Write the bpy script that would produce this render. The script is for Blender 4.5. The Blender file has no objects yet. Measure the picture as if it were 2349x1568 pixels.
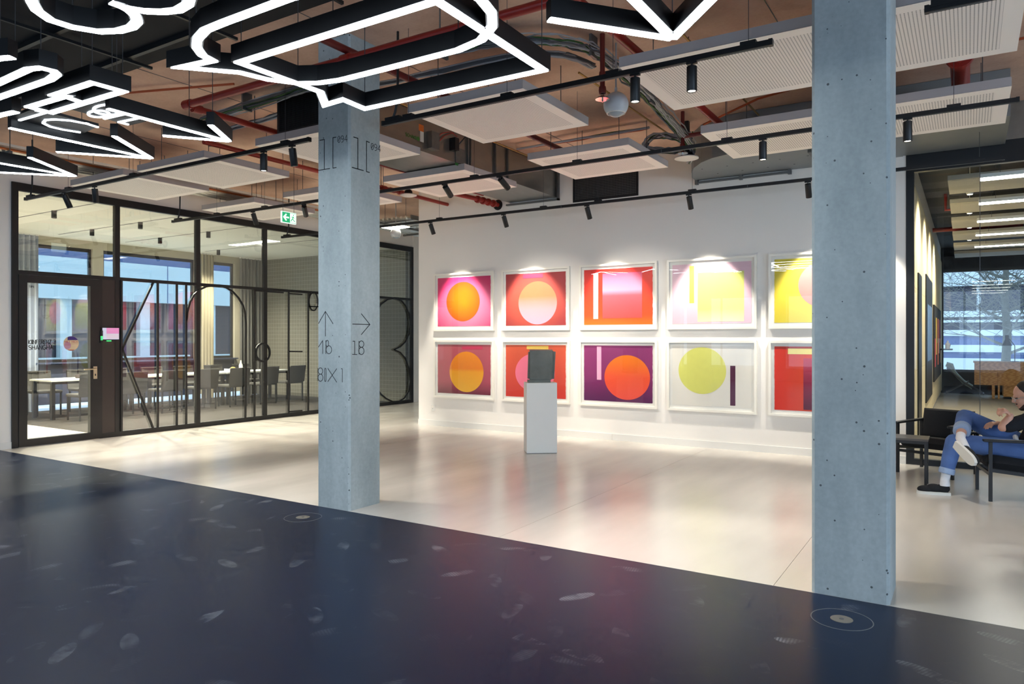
import bpy, math, random
from mathutils import Vector, Matrix

random.seed(7)
SC = bpy.context.scene
COL = SC.collection

# ------------------------------------------------------------------ camera
YAW = math.radians(32.2018)
FPX, PCX, HZY, EYE = 1661.7, 1174.5, 776.0, 1.5
cam_d = bpy.data.cameras.new('camera')
cam = bpy.data.objects.new('camera', cam_d)
COL.objects.link(cam)
cam.location = (0, 0, EYE)
cam.rotation_euler = (math.pi / 2, 0, YAW)
cam_d.sensor_width = 36.0
cam_d.lens = 36.0 * FPX / 2349.0
cam_d.shift_y = -8.0 / 2349.0
cam_d.clip_end = 300
SC.camera = cam

# ------------------------------------------------------------------ world, exposure
SC.view_settings.view_transform = 'Standard'
SC.view_settings.look = 'None'
SC.view_settings.exposure = 0.0
SC.view_settings.gamma = 1.0
SC.view_settings.use_curve_mapping = False
SC.cycles.max_bounces = 8
SC.cycles.diffuse_bounces = 4
SC.cycles.glossy_bounces = 3
SC.cycles.transparent_max_bounces = 12
SC.cycles.use_adaptive_sampling = True
SC.cycles.adaptive_threshold = .08
SC.cycles.adaptive_min_samples = 24
W = bpy.data.worlds.new('overcast_sky')
SC.world = W
W.use_nodes = True
bg = W.node_tree.nodes['Background']
bg.inputs[0].default_value = (0.55, 0.74, 1.0, 1)
bg.inputs[1].default_value = 3.0

P_GALLERY, P_FLOOR, P_DOWN, E_SIGN, P_DAY, P_SIDE = 235, 365, 155, 40.0, 20, 100

def area(name, loc, rot, sx, sy, power, color):
    d = bpy.data.lights.new(name, 'AREA')
    d.shape = 'RECTANGLE'; d.size = sx; d.size_y = sy; d.energy = power; d.color = color
    o = bpy.data.objects.new(name, d); COL.objects.link(o)
    o.location = loc; o.rotation_euler = rot
    return o
DAY = (0.60, 0.79, 1.0)
WIN_BACK = [(-9.2, -6.2), (-5.4, -2.4), (-1.6, 1.4), (2.2, 5.2)]     # window openings in the wall behind the camera (x ranges)
for wx0, wx1 in WIN_BACK:
    area('daylight_back', ((wx0 + wx1) / 2, -6.93, 1.75), (-math.pi / 2, 0, math.pi), wx1 - wx0, 2.6, P_DAY, DAY)
WIN_RIGHT = [(-5.0, -1.6), (-0.8, 2.6), (3.4, 6.8)]                # and in the wall on the right (y ranges)
for wy0, wy1 in WIN_RIGHT:
    area('daylight_right', (6.93, (wy0 + wy1) / 2, 1.75), (math.pi / 2, 0, math.pi / 2), wy1 - wy0, 2.6, P_SIDE, DAY)

# ------------------------------------------------------------------ point helpers: a pixel of the photo on a known plane of the room
CV = (-math.sin(YAW), math.cos(YAW)); CR = (math.cos(YAW), math.sin(YAW))
def ray(u, v):
    d = (u - PCX) / FPX
    return (CV[0] + d * CR[0], CV[1] + d * CR[1], (HZY - v) / FPX)
def onz(u, v, z):
    r = ray(u, v); t = (z - EYE) / r[2]; return Vector((r[0] * t, r[1] * t, z))
def ony(u, v, y):
    r = ray(u, v); t = y / r[1]; return Vector((r[0] * t, y, EYE + r[2] * t))
def onx(u, v, x):
    r = ray(u, v); t = x / r[0]; return Vector((x, r[1] * t, EYE + r[2] * t))

# ------------------------------------------------------------------ materials
def srgb(c):
    return tuple((x / 255 / 12.92) if x / 255 <= .04045 else ((x / 255 + .055) / 1.055) ** 2.4 for x in c)
MATS = {}
def mat(name, col, rough=.5, metal=0., var=.06, scale=12., bump=0., bscale=None, spec=.5, stretch=None):
    """plain surface with a slight procedural variation of its colour"""
    if name in MATS: return MATS[name]
    m = bpy.data.materials.new(name); m.use_nodes = True; MATS[name] = m
    nt = m.node_tree; p = nt.nodes['Principled BSDF']
    c = srgb(col) if max(col) > 1 else col
    tc = nt.nodes.new('ShaderNodeTexCoord'); no = nt.nodes.new('ShaderNodeTexNoise')
    no.inputs['Scale'].default_value = scale; no.inputs['Detail'].default_value = 5
    if stretch:
        mp = nt.nodes.new('ShaderNodeMapping'); mp.inputs['Scale'].default_value = stretch
        nt.links.new(tc.outputs['Object'], mp.inputs[0]); nt.links.new(mp.outputs[0], no.inputs['Vector'])
    else:
        nt.links.new(tc.outputs['Object'], no.inputs['Vector'])
    mx = nt.nodes.new('ShaderNodeMix'); mx.data_type = 'RGBA'
    mx.inputs['A'].default_value = tuple(max(0, x * (1 - var)) for x in c) + (1,)
    mx.inputs['B'].default_value = tuple(min(1, x * (1 + var)) for x in c) + (1,)
    nt.links.new(no.outputs['Fac'], mx.inputs['Factor']); nt.links.new(mx.outputs['Result'], p.inputs['Base Color'])
    p.inputs['Roughness'].default_value = rough; p.inputs['Metallic'].default_value = metal
    p.inputs['Specular IOR Level'].default_value = spec
    if bump:
        n2 = nt.nodes.new('ShaderNodeTexNoise'); n2.inputs['Scale'].default_value = bscale or scale * 4
        nt.links.new(tc.outputs['Object'], n2.inputs['Vector'])
        b = nt.nodes.new('ShaderNodeBump'); b.inputs['Strength'].default_value = bump; b.inputs['Distance'].default_value = .01
        nt.links.new(n2.outputs['Fac'], b.inputs['Height']); nt.links.new(b.outputs[0], p.inputs['Normal'])
    return m
def emit(name, col, strength):
    if name in MATS: return MATS[name]
    m = bpy.data.materials.new(name); m.use_nodes = True; MATS[name] = m
    p = m.node_tree.nodes['Principled BSDF']
    c = srgb(col) if max(col) > 1 else col
    p.inputs['Base Color'].default_value = tuple(c) + (1,)
    p.inputs['Emission Color'].default_value = tuple(c) + (1,)
    p.inputs['Emission Strength'].default_value = strength
    return m
def grad(name, stops, kind='v', rough=.45, centre=(.5, .5)):
    """printed or light fall-off colour gradient over the piece's own box: v up, u right, r radial"""
    if name in MATS: return MATS[name]
    m = bpy.data.materials.new(name); m.use_nodes = True; MATS[name] = m
    nt = m.node_tree; p = nt.nodes['Principled BSDF']
    tc = nt.nodes.new('ShaderNodeTexCoord'); sp = nt.nodes.new('ShaderNodeSeparateXYZ')
    nt.links.new(tc.outputs['Generated'], sp.inputs[0])
    rp = nt.nodes.new('ShaderNodeValToRGB')
    while len(rp.color_ramp.elements) < len(stops): rp.color_ramp.elements.new(.5)
    for e, (q, c) in zip(rp.color_ramp.elements, stops):
        e.position = q; e.color = srgb(c) + (1,)
    if kind == 'r':
        vm = nt.nodes.new('ShaderNodeVectorMath'); vm.operation = 'DISTANCE'
        cb = nt.nodes.new('ShaderNodeCombineXYZ')
        nt.links.new(sp.outputs['X'], cb.inputs['X']); nt.links.new(sp.outputs['Z'], cb.inputs['Z'])
        nt.links.new(cb.outputs[0], vm.inputs[0]); vm.inputs[1].default_value = (centre[0], 0, centre[1])
        ml = nt.nodes.new('ShaderNodeMath'); ml.operation = 'MULTIPLY'; ml.inputs[1].default_value = 1.6
        nt.links.new(vm.outputs['Value'], ml.inputs[0]); nt.links.new(ml.outputs[0], rp.inputs[0])
    else:
        nt.links.new(sp.outputs['Z' if kind == 'v' else 'X'], rp.inputs[0])
    no = nt.nodes.new('ShaderNodeTexNoise'); no.inputs['Scale'].default_value = 160
    nt.links.new(tc.outputs['Object'], no.inputs['Vector'])
    mx = nt.nodes.new('ShaderNodeMix'); mx.data_type = 'RGBA'; mx.blend_type = 'MULTIPLY'; mx.inputs['Factor'].default_value = .12
    nt.links.new(rp.outputs[0], mx.inputs['A']); nt.links.new(no.outputs['Color'], mx.inputs['B'])
    nt.links.new(mx.outputs['Result'], p.inputs['Base Color'])
    p.inputs['Roughness'].default_value = rough
    return m
def glass(name, tint=(.93, .97, .96), gain=1.9):
    """thin architectural pane: lets light through, mirrors by the Fresnel law on its two faces"""
    if name in MATS: return MATS[name]
    m = bpy.data.materials.new(name); m.use_nodes = True; MATS[name] = m
    nt = m.node_tree; nt.nodes.remove(nt.nodes['Principled BSDF'])
    out = nt.nodes['Material Output']
    tr = nt.nodes.new('ShaderNodeBsdfTransparent'); tr.inputs[0].default_value = tint + (1,)
    gl = nt.nodes.new('ShaderNodeBsdfGlossy'); gl.inputs['Roughness'].default_value = 0.0
    fr = nt.nodes.new('ShaderNodeFresnel'); fr.inputs['IOR'].default_value = 1.5
    ml = nt.nodes.new('ShaderNodeMath'); ml.operation = 'MULTIPLY'; ml.inputs[1].default_value = gain; ml.use_clamp = True
    geo = nt.nodes.new('ShaderNodeNewGeometry')
    inv = nt.nodes.new('ShaderNodeMath'); inv.operation = 'SUBTRACT'; inv.inputs[0].default_value = 1.0
    nt.links.new(geo.outputs['Backfacing'], inv.inputs[1])
    m2 = nt.nodes.new('ShaderNodeMath'); m2.operation = 'MULTIPLY'
    nt.links.new(fr.outputs[0], ml.inputs[0]); nt.links.new(ml.outputs[0], m2.inputs[0]); nt.links.new(inv.outputs[0], m2.inputs[1])
    mix = nt.nodes.new('ShaderNodeMixShader')
    nt.links.new(m2.outputs[0], mix.inputs[0]); nt.links.new(tr.outputs[0], mix.inputs[1]); nt.links.new(gl.outputs[0], mix.inputs[2])
    nt.links.new(mix.outputs[0], out.inputs[0])
    return m

def N(nt, t, **kw):
    n = nt.nodes.new(t)
    for k, v in kw.items():
        if k in n.inputs.keys(): n.inputs[k].default_value = v
        else: setattr(n, k, v)
    return n
def math_node(nt, op, a, b=None):
    n = nt.nodes.new('ShaderNodeMath'); n.operation = op
    for i, x in enumerate((a, b)):
        if x is None: continue
        if hasattr(x, 'links'): nt.links.new(x, n.inputs[i])
        else: n.inputs[i].default_value = x
    return n.outputs[0]

def concrete(name, base, dark, scale=1.6, pits=True, rough=.75, streak=(1, 1, .35), pit_scale=26):
    if name in MATS: return MATS[name]
    m = bpy.data.materials.new(name); m.use_nodes = True; MATS[name] = m
    nt = m.node_tree; p = nt.nodes['Principled BSDF']; L = nt.links
    tc = N(nt, 'ShaderNodeTexCoord'); mp = N(nt, 'ShaderNodeMapping'); mp.inputs['Scale'].default_value = streak
    L.new(tc.outputs['Object'], mp.inputs[0])
    n1 = N(nt, 'ShaderNodeTexNoise', Scale=scale, Detail=8, Roughness=.62); L.new(mp.outputs[0], n1.inputs['Vector'])
    r1 = N(nt, 'ShaderNodeValToRGB'); r1.color_ramp.elements[0].position = .3; r1.color_ramp.elements[1].position = .72
    r1.color_ramp.elements[0].color = srgb(dark) + (1,); r1.color_ramp.elements[1].color = srgb(base) + (1,)
    L.new(n1.outputs['Fac'], r1.inputs[0])
    n2 = N(nt, 'ShaderNodeTexNoise', Scale=38., Detail=6); L.new(tc.outputs['Object'], n2.inputs['Vector'])
    mx = N(nt, 'ShaderNodeMix', data_type='RGBA', blend_type='OVERLAY'); mx.inputs['Factor'].default_value = .16
    L.new(r1.outputs[0], mx.inputs['A']); L.new(n2.outputs['Fac'], mx.inputs['B'])
    src = mx.outputs['Result']; h = n2.outputs['Fac']
    if pits:
        v = N(nt, 'ShaderNodeTexVoronoi', Scale=pit_scale, Randomness=1.0); L.new(tc.outputs['Object'], v.inputs['Vector'])
        sc = math_node(nt, 'MULTIPLY', N(nt, 'ShaderNodeSeparateXYZ').outputs[0], 1.0)
        sep = N(nt, 'ShaderNodeSeparateColor'); L.new(v.outputs['Color'], sep.inputs[0])
        big = math_node(nt, 'MULTIPLY', math_node(nt, 'POWER', sep.outputs[0], 4.0), .20)
        pit = math_node(nt, 'LESS_THAN', v.outputs['Distance'], big)
        mx2 = N(nt, 'ShaderNodeMix', data_type='RGBA'); L.new(math_node(nt, 'MULTIPLY', pit, .8), mx2.inputs['Factor'])
        L.new(src, mx2.inputs['A']); mx2.inputs['B'].default_value = srgb((38, 42, 44)) + (1,)
        src = mx2.outputs['Result']
        h = math_node(nt, 'SUBTRACT', math_node(nt, 'MULTIPLY', n2.outputs['Fac'], .4), pit)
    L.new(src, p.inputs['Base Color'])
    b = N(nt, 'ShaderNodeBump', Strength=.25, Distance=.004); L.new(h, b.inputs['Height']); L.new(b.outputs[0], p.inputs['Normal'])
    p.inputs['Roughness'].default_value = rough; p.inputs['Specular IOR Level'].default_value = .3
    return m

M_conc = concrete('column_concrete', (190, 197, 195), (146, 155, 155))
M_ceil = concrete('ceiling_concrete', (246, 212, 186), (196, 154, 130), scale=.8, pits=False, streak=(1, 1, 1))
M_white = mat('white_paint', (236, 232, 225), .7, var=.015, scale=3, bump=.03, bscale=220)
M_trim = mat('white_trim', (228, 226, 220), .45, var=.01)
M_black = mat('black_metal', (20, 20, 22), .42, var=.15, scale=30)
M_blackmatt = mat('black_ceiling_paint', (19, 20, 23), .8, var=.2, scale=4)
M_brown = mat('bronze_frame_paint', (25, 23, 23), .4, var=.08, scale=20)
M_panelb = mat('bronze_panel', (52, 42, 39), .45, var=.08, scale=8)
M_red = mat('red_pipe_paint', (150, 40, 30), .38, var=.12, scale=14)
M_redd = mat('dark_red_pipe_paint', (104, 28, 24), .42, var=.12, scale=14)
M_galv = mat('galvanised_steel', (150, 148, 142), .32, metal=.85, var=.18, scale=3, stretch=(3, .6, 3))
M_galv2 = mat('galvanised_brackets', (120, 120, 118), .45, metal=.7, var=.15, scale=20)
M_foil = mat('foil_insulation', (215, 212, 200), .3, metal=.6, var=.15, scale=25, bump=.6, bscale=40)
M_cable = mat('grey_cable', (170, 172, 176), .55, var=.12, scale=5)
M_cabled = mat('dark_grey_cable', (84, 86, 90), .55, var=.12, scale=5)
M_cableg = mat('green_cable', (58, 96, 44), .5, var=.1)
M_orange = mat('orange_conduit', (176, 78, 36), .5, var=.1)
M_brass = mat('brass_conduit', (176, 140, 84), .35, metal=.6, var=.1)
M_wire = mat('steel_wire', (90, 90, 92), .4, metal=.6, var=.1)
M_frame = mat('white_lacquer', (238, 234, 222), .35, var=.01)
M_mat_board = mat('mount_board', (240, 238, 230), .8, var=.01)
M_ped = mat('pedestal_lacquer', (240, 236, 226), .5, var=.012)
M_sculp = mat('dark_bronze', (112, 113, 104), .55, metal=.15, var=.35, scale=7, bump=.5, bscale=14)
M_lens = emit('spot_lens', (1.0, .93, .8), 14)
M_lensoff = mat('spot_lens_dim', (120, 118, 110), .2, var=.02)
M_sign = emit('sign_diffuser', (.86, .94, 1.0), E_SIGN)
M_glass = glass('clear_pane', (.93, .97, .96), 4.2)
M_glass2 = glass('smoke_pane', (.72, .76, .76), 2.6)
M_offglass = glass('office_pane', (.96, .98, .98), 1.4)
M_picglass = glass('picture_pane', (.985, .985, .985), 1.0)
M_paint = mat('black_lettering_paint', (24, 26, 28), .7, var=.05)
M_globe = mat('pearl_globe', (196, 200, 204), .35, var=.03)
M_globe2 = mat('pearl_globe_cap', (150, 160, 168), .22, var=.03)

def perforated():
    m = bpy.data.materials.new('perforated_white_metal'); m.use_nodes = True
    nt = m.node_tree; p = nt.nodes['Principled BSDF']; L = nt.links
    tc = N(nt, 'ShaderNodeTexCoord'); sx = N(nt, 'ShaderNodeSeparateXYZ'); L.new(tc.outputs['Object'], sx.inputs[0])
    px, py = .0225, .016
    fx = math_node(nt, 'SUBTRACT', math_node(nt, 'FRACT', math_node(nt, 'DIVIDE', sx.outputs['X'], px)), .5)
    fy = math_node(nt, 'SUBTRACT', math_node(nt, 'FRACT', math_node(nt, 'DIVIDE', sx.outputs['Y'], py)), .5)
    dx = math_node(nt, 'MULTIPLY', fx, px); dy = math_node(nt, 'MULTIPLY', fy, py)
    d = math_node(nt, 'SQRT', math_node(nt, 'ADD', math_node(nt, 'MULTIPLY', dx, dx), math_node(nt, 'MULTIPLY', dy, dy)))
    hole = math_node(nt, 'LESS_THAN', d, .0042)
    mx = N(nt, 'ShaderNodeMix', data_type='RGBA'); L.new(hole, mx.inputs['Factor'])
    mx.inputs['A'].default_value = srgb((245, 238, 232)) + (1,); mx.inputs['B'].default_value = srgb((86, 80, 76)) + (1,)
    L.new(mx.outputs['Result'], p.inputs['Base Color']); p.inputs['Roughness'].default_value = .55
    return m
M_perf = perforated()
M_panel = mat('white_panel_metal', (250, 243, 236), .55, var=.01)

def floor_light():
    m = bpy.data.materials.new('pale_linoleum'); m.use_nodes = True
    nt = m.node_tree; p = nt.nodes['Principled BSDF']; L = nt.links
    tc = N(nt, 'ShaderNodeTexCoord'); mp = N(nt, 'ShaderNodeMapping'); mp.inputs['Scale'].default_value = (1.0, .25, 1)
    L.new(tc.outputs['Object'], mp.inputs[0])
    n = N(nt, 'ShaderNodeTexNoise', Scale=1.3, Detail=6); L.new(mp.outputs[0], n.inputs['Vector'])
    r = N(nt, 'ShaderNodeValToRGB'); r.color_ramp.elements[0].color = srgb((196, 190, 180)) + (1,); r.color_ramp.elements[1].color = srgb((218, 212, 202)) + (1,)
    r.color_ramp.elements[0].position = .35; r.color_ramp.elements[1].position = .65
    L.new(n.outputs['Fac'], r.inputs[0]); L.new(r.outputs[0], p.inputs['Base Color'])
    n2 = N(nt, 'ShaderNodeTexNoise', Scale=2.2, Detail=5); L.new(mp.outputs[0], n2.inputs['Vector'])
    ro = N(nt, 'ShaderNodeMapRange'); ro.inputs['To Min'].default_value = .17; ro.inputs['To Max'].default_value = .30
    L.new(n2.outputs['Fac'], ro.inputs['Value']); L.new(ro.outputs[0], p.inputs['Roughness'])
    p.inputs['Specular IOR Level'].default_value = .6
    return m
M_floor = floor_light()

def floor_dark():
    m = bpy.data.materials.new('navy_linoleum'); m.use_nodes = True
    nt = m.node_tree; p = nt.nodes['Principled BSDF']; L = nt.links
    tc = N(nt, 'ShaderNodeTexCoord')
    n = N(nt, 'ShaderNodeTexNoise', Scale=.9, Detail=6); L.new(tc.outputs['Object'], n.inputs['Vector'])
    r = N(nt, 'ShaderNodeValToRGB'); r.color_ramp.elements[0].color = srgb((12, 24, 48)) + (1,); r.color_ramp.elements[1].color = srgb((17, 31, 58)) + (1,)
    L.new(n.outputs['Fac'], r.inputs[0])
    # dusty sole prints: elongated cells with tread lines, each turned its own way
    v = N(nt, 'ShaderNodeTexVoronoi', Scale=3.0); L.new(tc.outputs['Object'], v.inputs['Vector'])
    sub = N(nt, 'ShaderNodeVectorMath', operation='SUBTRACT'); 
    sc2 = N(nt, 'ShaderNodeVectorMath', operation='SUBTRACT')
    L.new(tc.outputs['Object'], sc2.inputs[0]); L.new(v.outputs['Position'], sc2.inputs[1])
    sep = N(nt, 'ShaderNodeSeparateColor'); L.new(v.outputs['Color'], sep.inputs[0])
    rot = N(nt, 'ShaderNodeVectorRotate', rotation_type='Z_AXIS'); L.new(sc2.outputs[0], rot.inputs['Vector'])
    L.new(math_node(nt, 'MULTIPLY', sep.outputs[0], 6.28), rot.inputs['Angle'])
    s = N(nt, 'ShaderNodeSeparateXYZ'); L.new(rot.outputs[0], s.inputs[0])
    ex = math_node(nt, 'DIVIDE', s.outputs['X'], .12); ey = math_node(nt, 'DIVIDE', s.outputs['Y'], .042)
    e = math_node(nt, 'ADD', math_node(nt, 'MULTIPLY', ex, ex), math_node(nt, 'MULTIPLY', ey, ey))
    inside = math_node(nt, 'LESS_THAN', e, 1.0)
    tread = math_node(nt, 'GREATER_THAN', math_node(nt, 'FRACT', math_node(nt, 'MULTIPLY', s.outputs['X'], 60)), .5)
    rnd = math_node(nt, 'POWER', sep.outputs[1], 2.2)
    n3 = N(nt, 'ShaderNodeTexNoise', Scale=9., Detail=4); L.new(tc.outputs['Object'], n3.inputs['Vector'])
    patch = N(nt, 'ShaderNodeMapRange'); patch.inputs['From Min'].default_value = .42; patch.inputs['From Max'].default_value = .64
    L.new(n3.outputs['Fac'], patch.inputs['Value'])
    k = math_node(nt, 'MULTIPLY', math_node(nt, 'MULTIPLY', inside, math_node(nt, 'ADD', math_node(nt, 'MULTIPLY', tread, .6), .4)),
                  math_node(nt, 'MULTIPLY', rnd, patch.outputs[0]))
    fx = N(nt, 'ShaderNodeMix', data_type='RGBA'); L.new(math_node(nt, 'MULTIPLY', k, .42), fx.inputs['Factor'])
    L.new(r.outputs[0], fx.inputs['A']); fx.inputs['B'].default_value = srgb((150, 156, 166)) + (1,)
    L.new(fx.outputs['Result'], p.inputs['Base Color'])
    p.inputs['Roughness'].default_value = .31; p.inputs['Specular IOR Level'].default_value = .2
    return m
M_dark = floor_dark()

def wood():
    m = bpy.data.materials.new('oak_veneer'); m.use_nodes = True
    nt = m.node_tree; p = nt.nodes['Principled BSDF']; L = nt.links
    tc = N(nt, 'ShaderNodeTexCoord'); mp = N(nt, 'ShaderNodeMapping'); mp.inputs['Scale'].default_value = (1.2, 1, 9)
    L.new(tc.outputs['Object'], mp.inputs[0])
    w = N(nt, 'ShaderNodeTexWave', Scale=2.0, Distortion=14., Detail=5.); L.new(mp.outputs[0], w.inputs['Vector'])
    r = N(nt, 'ShaderNodeValToRGB'); r.color_ramp.elements[0].color = srgb((186, 132, 70)) + (1,); r.color_ramp.elements[1].color = srgb((214, 164, 98)) + (1,)
    L.new(w.outputs['Fac'], r.inputs[0]); L.new(r.outputs[0], p.inputs['Base Color']); p.inputs['Roughness'].default_value = .45
    return m
M_wood = wood()

# ------------------------------------------------------------------ mesh builder
class B:
    def __init__(s): s.v = []; s.f = []
    def add(s, vs, fs):
        k = len(s.v); s.v += [tuple(v) for v in vs]; s.f += [tuple(i + k for i in f) for f in fs]; return s
    def box(s, x0, x1, y0, y1, z0, z1):
        return s.add([(x0, y0, z0), (x1, y0, z0), (x1, y1, z0), (x0, y1, z0), (x0, y0, z1), (x1, y0, z1), (x1, y1, z1), (x0, y1, z1)],
                     [(0, 3, 2, 1), (4, 5, 6, 7), (0, 1, 5, 4), (1, 2, 6, 5), (2, 3, 7, 6), (3, 0, 4, 7)])
    def obox(s, c, h, rot=None):
        """box centred at c with half sizes h turned by matrix rot"""
        R = rot or Matrix.Identity(3); c = Vector(c)
        vs = [c + R @ Vector((sx * h[0], sy * h[1], sz * h[2])) for sz in (-1, 1) for sx, sy in ((-1, -1), (1, -1), (1, 1), (-1, 1))]
        return s.add(vs, [(0, 3, 2, 1), (4, 5, 6, 7), (0, 1, 5, 4), (1, 2, 6, 5), (2, 3, 7, 6), (3, 0, 4, 7)])
    def cbox(s, x0, x1, y0, y1, z0, z1, c=.01):
        """box with chamfered vertical and horizontal edges"""
        def ring(d, z):
            return [(x0 + d, y0 + c, z), (x0 + c, y0 + d, z), (x1 - c, y0 + d, z), (x1 - d, y0 + c, z),
                    (x1 - d, y1 - c, z), (x1 - c, y1 - d, z), (x0 + c, y1 - d, z), (x0 + d, y1 - c, z)]
        rs = []
        for d, z in ((c, z0), (0, z0 + c), (0, z1 - c), (c, z1)):
            if d: rs.append([(x0 + c, y0 + 2 * c, z), (x0 + 2 * c, y0 + c, z), (x1 - 2 * c, y0 + c, z), (x1 - c, y0 + 2 * c, z),
                             (x1 - c, y1 - 2 * c, z), (x1 - 2 * c, y1 - c, z), (x0 + 2 * c, y1 - c, z), (x0 + c, y1 - 2 * c, z)])
            else: rs.append(ring(0, z))
        vs = [p for r in rs for p in r]; fs = [tuple(range(7, -1, -1)), tuple(range(24, 32))]
        for k in range(3):
            for i in range(8):
                j = (i + 1) % 8; fs.append((k * 8 + i, k * 8 + j, k * 8 + 8 + j, k * 8 + 8 + i))
        return s.add(vs, fs)
    def tube(s, pts, r, n=8, cap=True, closed=False):
        pts = [Vector(p) for p in pts]; m = len(pts); rad = r if isinstance(r, (list, tuple)) else [r] * m
        vs = []; up = None
        for i, p in enumerate(pts):
            a = pts[i - 1] if (i or closed) else pts[0]; b = pts[(i + 1) % m] if (i < m - 1 or closed) else pts[-1]
            d = (b - a).normalized()
            if up is None: up = Vector((0, 0, 1)) if abs(d.z) < .9 else Vector((1, 0, 0))
            x = d.cross(up).normalized(); up = x.cross(d).normalized()
            for k in range(n):
                t = 2 * math.pi * k / n; vs.append(p + (x * math.cos(t) + up * math.sin(t)) * rad[i])
        fs = []
        for i in range(m if closed else m - 1):
            j = (i + 1) % m
            for k in range(n):
                q = (k + 1) % n; fs.append((i * n + k, i * n + q, j * n + q, j * n + k))
        if cap and not closed: fs += [tuple(range(n - 1, -1, -1)), tuple(range((m - 1) * n, m * n))]
        return s.add(vs, fs)
    def lathe(s, prof, c, n=16, axis=None):
        """prof: (radius, height) from bottom up, about axis through c"""
        A = (axis or Vector((0, 0, 1))).normalized(); X = A.orthogonal().normalized(); Yv = A.cross(X); c = Vector(c)
        vs = [c + A * h + (X * math.cos(2 * math.pi * k / n) + Yv * math.sin(2 * math.pi * k / n)) * max(r, 1e-4) for r, h in prof for k in range(n)]
        fs = []
        for i in range(len(prof) - 1):
            for k in range(n):
                q = (k + 1) % n; fs.append((i * n + k, i * n + q, i * n + n + q, i * n + n + k))
        fs += [tuple(range(n - 1, -1, -1)), tuple(range((len(prof) - 1) * n, len(prof) * n))]
        return s.add(vs, fs)
    def prism(s, pts, d):
        """polygon of 3D points pushed along d"""
        pts = [Vector(p) for p in pts]; d = Vector(d); n = len(pts)
        fs = [tuple(range(n - 1, -1, -1)), tuple(range(n, 2 * n))] + [(i, (i + 1) % n, n + (i + 1) % n, n + i) for i in range(n)]
        return s.add(pts + [p + d for p in pts], fs)
    def sweep(s, pts, nrm, w, t0, t1, closed=False):
        """flat band of width w along a polyline in a plane with normal nrm, thickness t0..t1 along nrm, mitred corners"""
        pts = [Vector(p) for p in pts]; nrm = Vector(nrm).normalized(); m = len(pts); vs = []
        for i, p in enumerate(pts):
            di = (p - pts[i - 1]).normalized() if (i or closed) else None
            do = (pts[(i + 1) % m] - p).normalized() if (i < m - 1 or closed) else None
            di = di or do; do = do or di
            a = nrm.cross(di).normalized(); b = nrm.cross(do).normalized(); mi = a + b
            if mi.length < .25: mi = a * 1.0
            else:
                mi.normalize(); mi = mi / max(.36, mi.dot(a))
            for t in (t0, t1):
                vs += [p + mi * (w / 2) + nrm * t, p - mi * (w / 2) + nrm * t]
        fs = []
        for i in range(m if closed else m - 1):
            j = (i + 1) % m; a, b = i * 4, j * 4
            fs += [(a, a + 1, b + 1, b), (a + 2, b + 2, b + 3, a + 3), (a, b, b + 2, a + 2), (a + 1, a + 3, b + 3, b + 1)]
        if not closed: 
            e = (m - 1) * 4; fs += [(0, 2, 3, 1), (e, e + 1, e + 3, e + 2)]
        return s.add(vs, fs)
    def grid(s, fn, nu, nv):
        k = len(s.v); s.v += [tuple(fn(i / nu, j / nv)) for j in range(nv + 1) for i in range(nu + 1)]
        for j in range(nv):
            for i in range(nu):
                a = k + j * (nu + 1) + i; s.f.append((a, a + 1, a + nu + 2, a + nu + 1))
        return s

WORLD = {}
def _mesh(b, name, material, origin, smooth):
    me = bpy.data.meshes.new(name); o = Vector(origin)
    me.from_pydata([tuple(Vector(v) - o) for v in b.v], [], b.f); me.validate(); me.update()
    if material: me.materials.append(material)
    if smooth:
        me.shade_smooth()
        try: me.set_sharp_from_angle(angle=math.radians(40))
        except Exception: pass
    return me
def tag(o, label=None, cat=None, group=None, kind=None):
    if label: o['label'] = label
    if cat: o['category'] = cat
    if group: o['group'] = group
    if kind: o['kind'] = kind
    return o
def thing(name, label, cat, loc, group=None, kind=None):
    o = bpy.data.objects.new(name, None); COL.objects.link(o); o.location = loc
    o.empty_display_size = .1; WORLD[o] = Vector(loc)
    return tag(o, label, cat, group, kind)
def part(b, name, material, parent, label=None, smooth=False, kind=None):
    me = _mesh(b, name, material, WORLD[parent], smooth)
    o = bpy.data.objects.new(name, me); COL.objects.link(o); o.parent = parent; WORLD[o] = WORLD[parent]
    return tag(o, label, kind=kind)
def single(b, name, material, label, cat, group=None, smooth=False, kind=None):
    xs, ys, zs = zip(*b.v)
    org = ((min(xs) + max(xs)) / 2, (min(ys) + max(ys)) / 2, min(zs))
    o = bpy.data.objects.new(name, _mesh(b, name, material, org, smooth)); COL.objects.link(o); o.location = org; WORLD[o] = Vector(org)
    return tag(o, label, cat, group, kind)
def struct(b, name, material, label=None, smooth=False):
    return single(b, name, material, label, None, None, smooth, 'structure')
def copy_tree(o, parent=None):
    c = o.copy(); COL.objects.link(c)
    if parent is not None: c.parent = parent
    for ch in list(o.children): copy_tree(ch, c)
    return c
ORD = ['first', 'second', 'third', 'fourth', 'fifth', 'sixth', 'seventh', 'eighth', 'ninth', 'tenth', 'eleventh', 'twelfth']
UP = Vector((0, 0, 1))

# ================================================================== THE ROOM SHELL
CEIL = 4.15
GX = -11.05          # glass partition plane
GY = 9.85            # gallery wall plane
EDGE = 4.57          # where the dark floor meets the pale one
BLK = 3.97           # where the black ceiling zone ends

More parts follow.
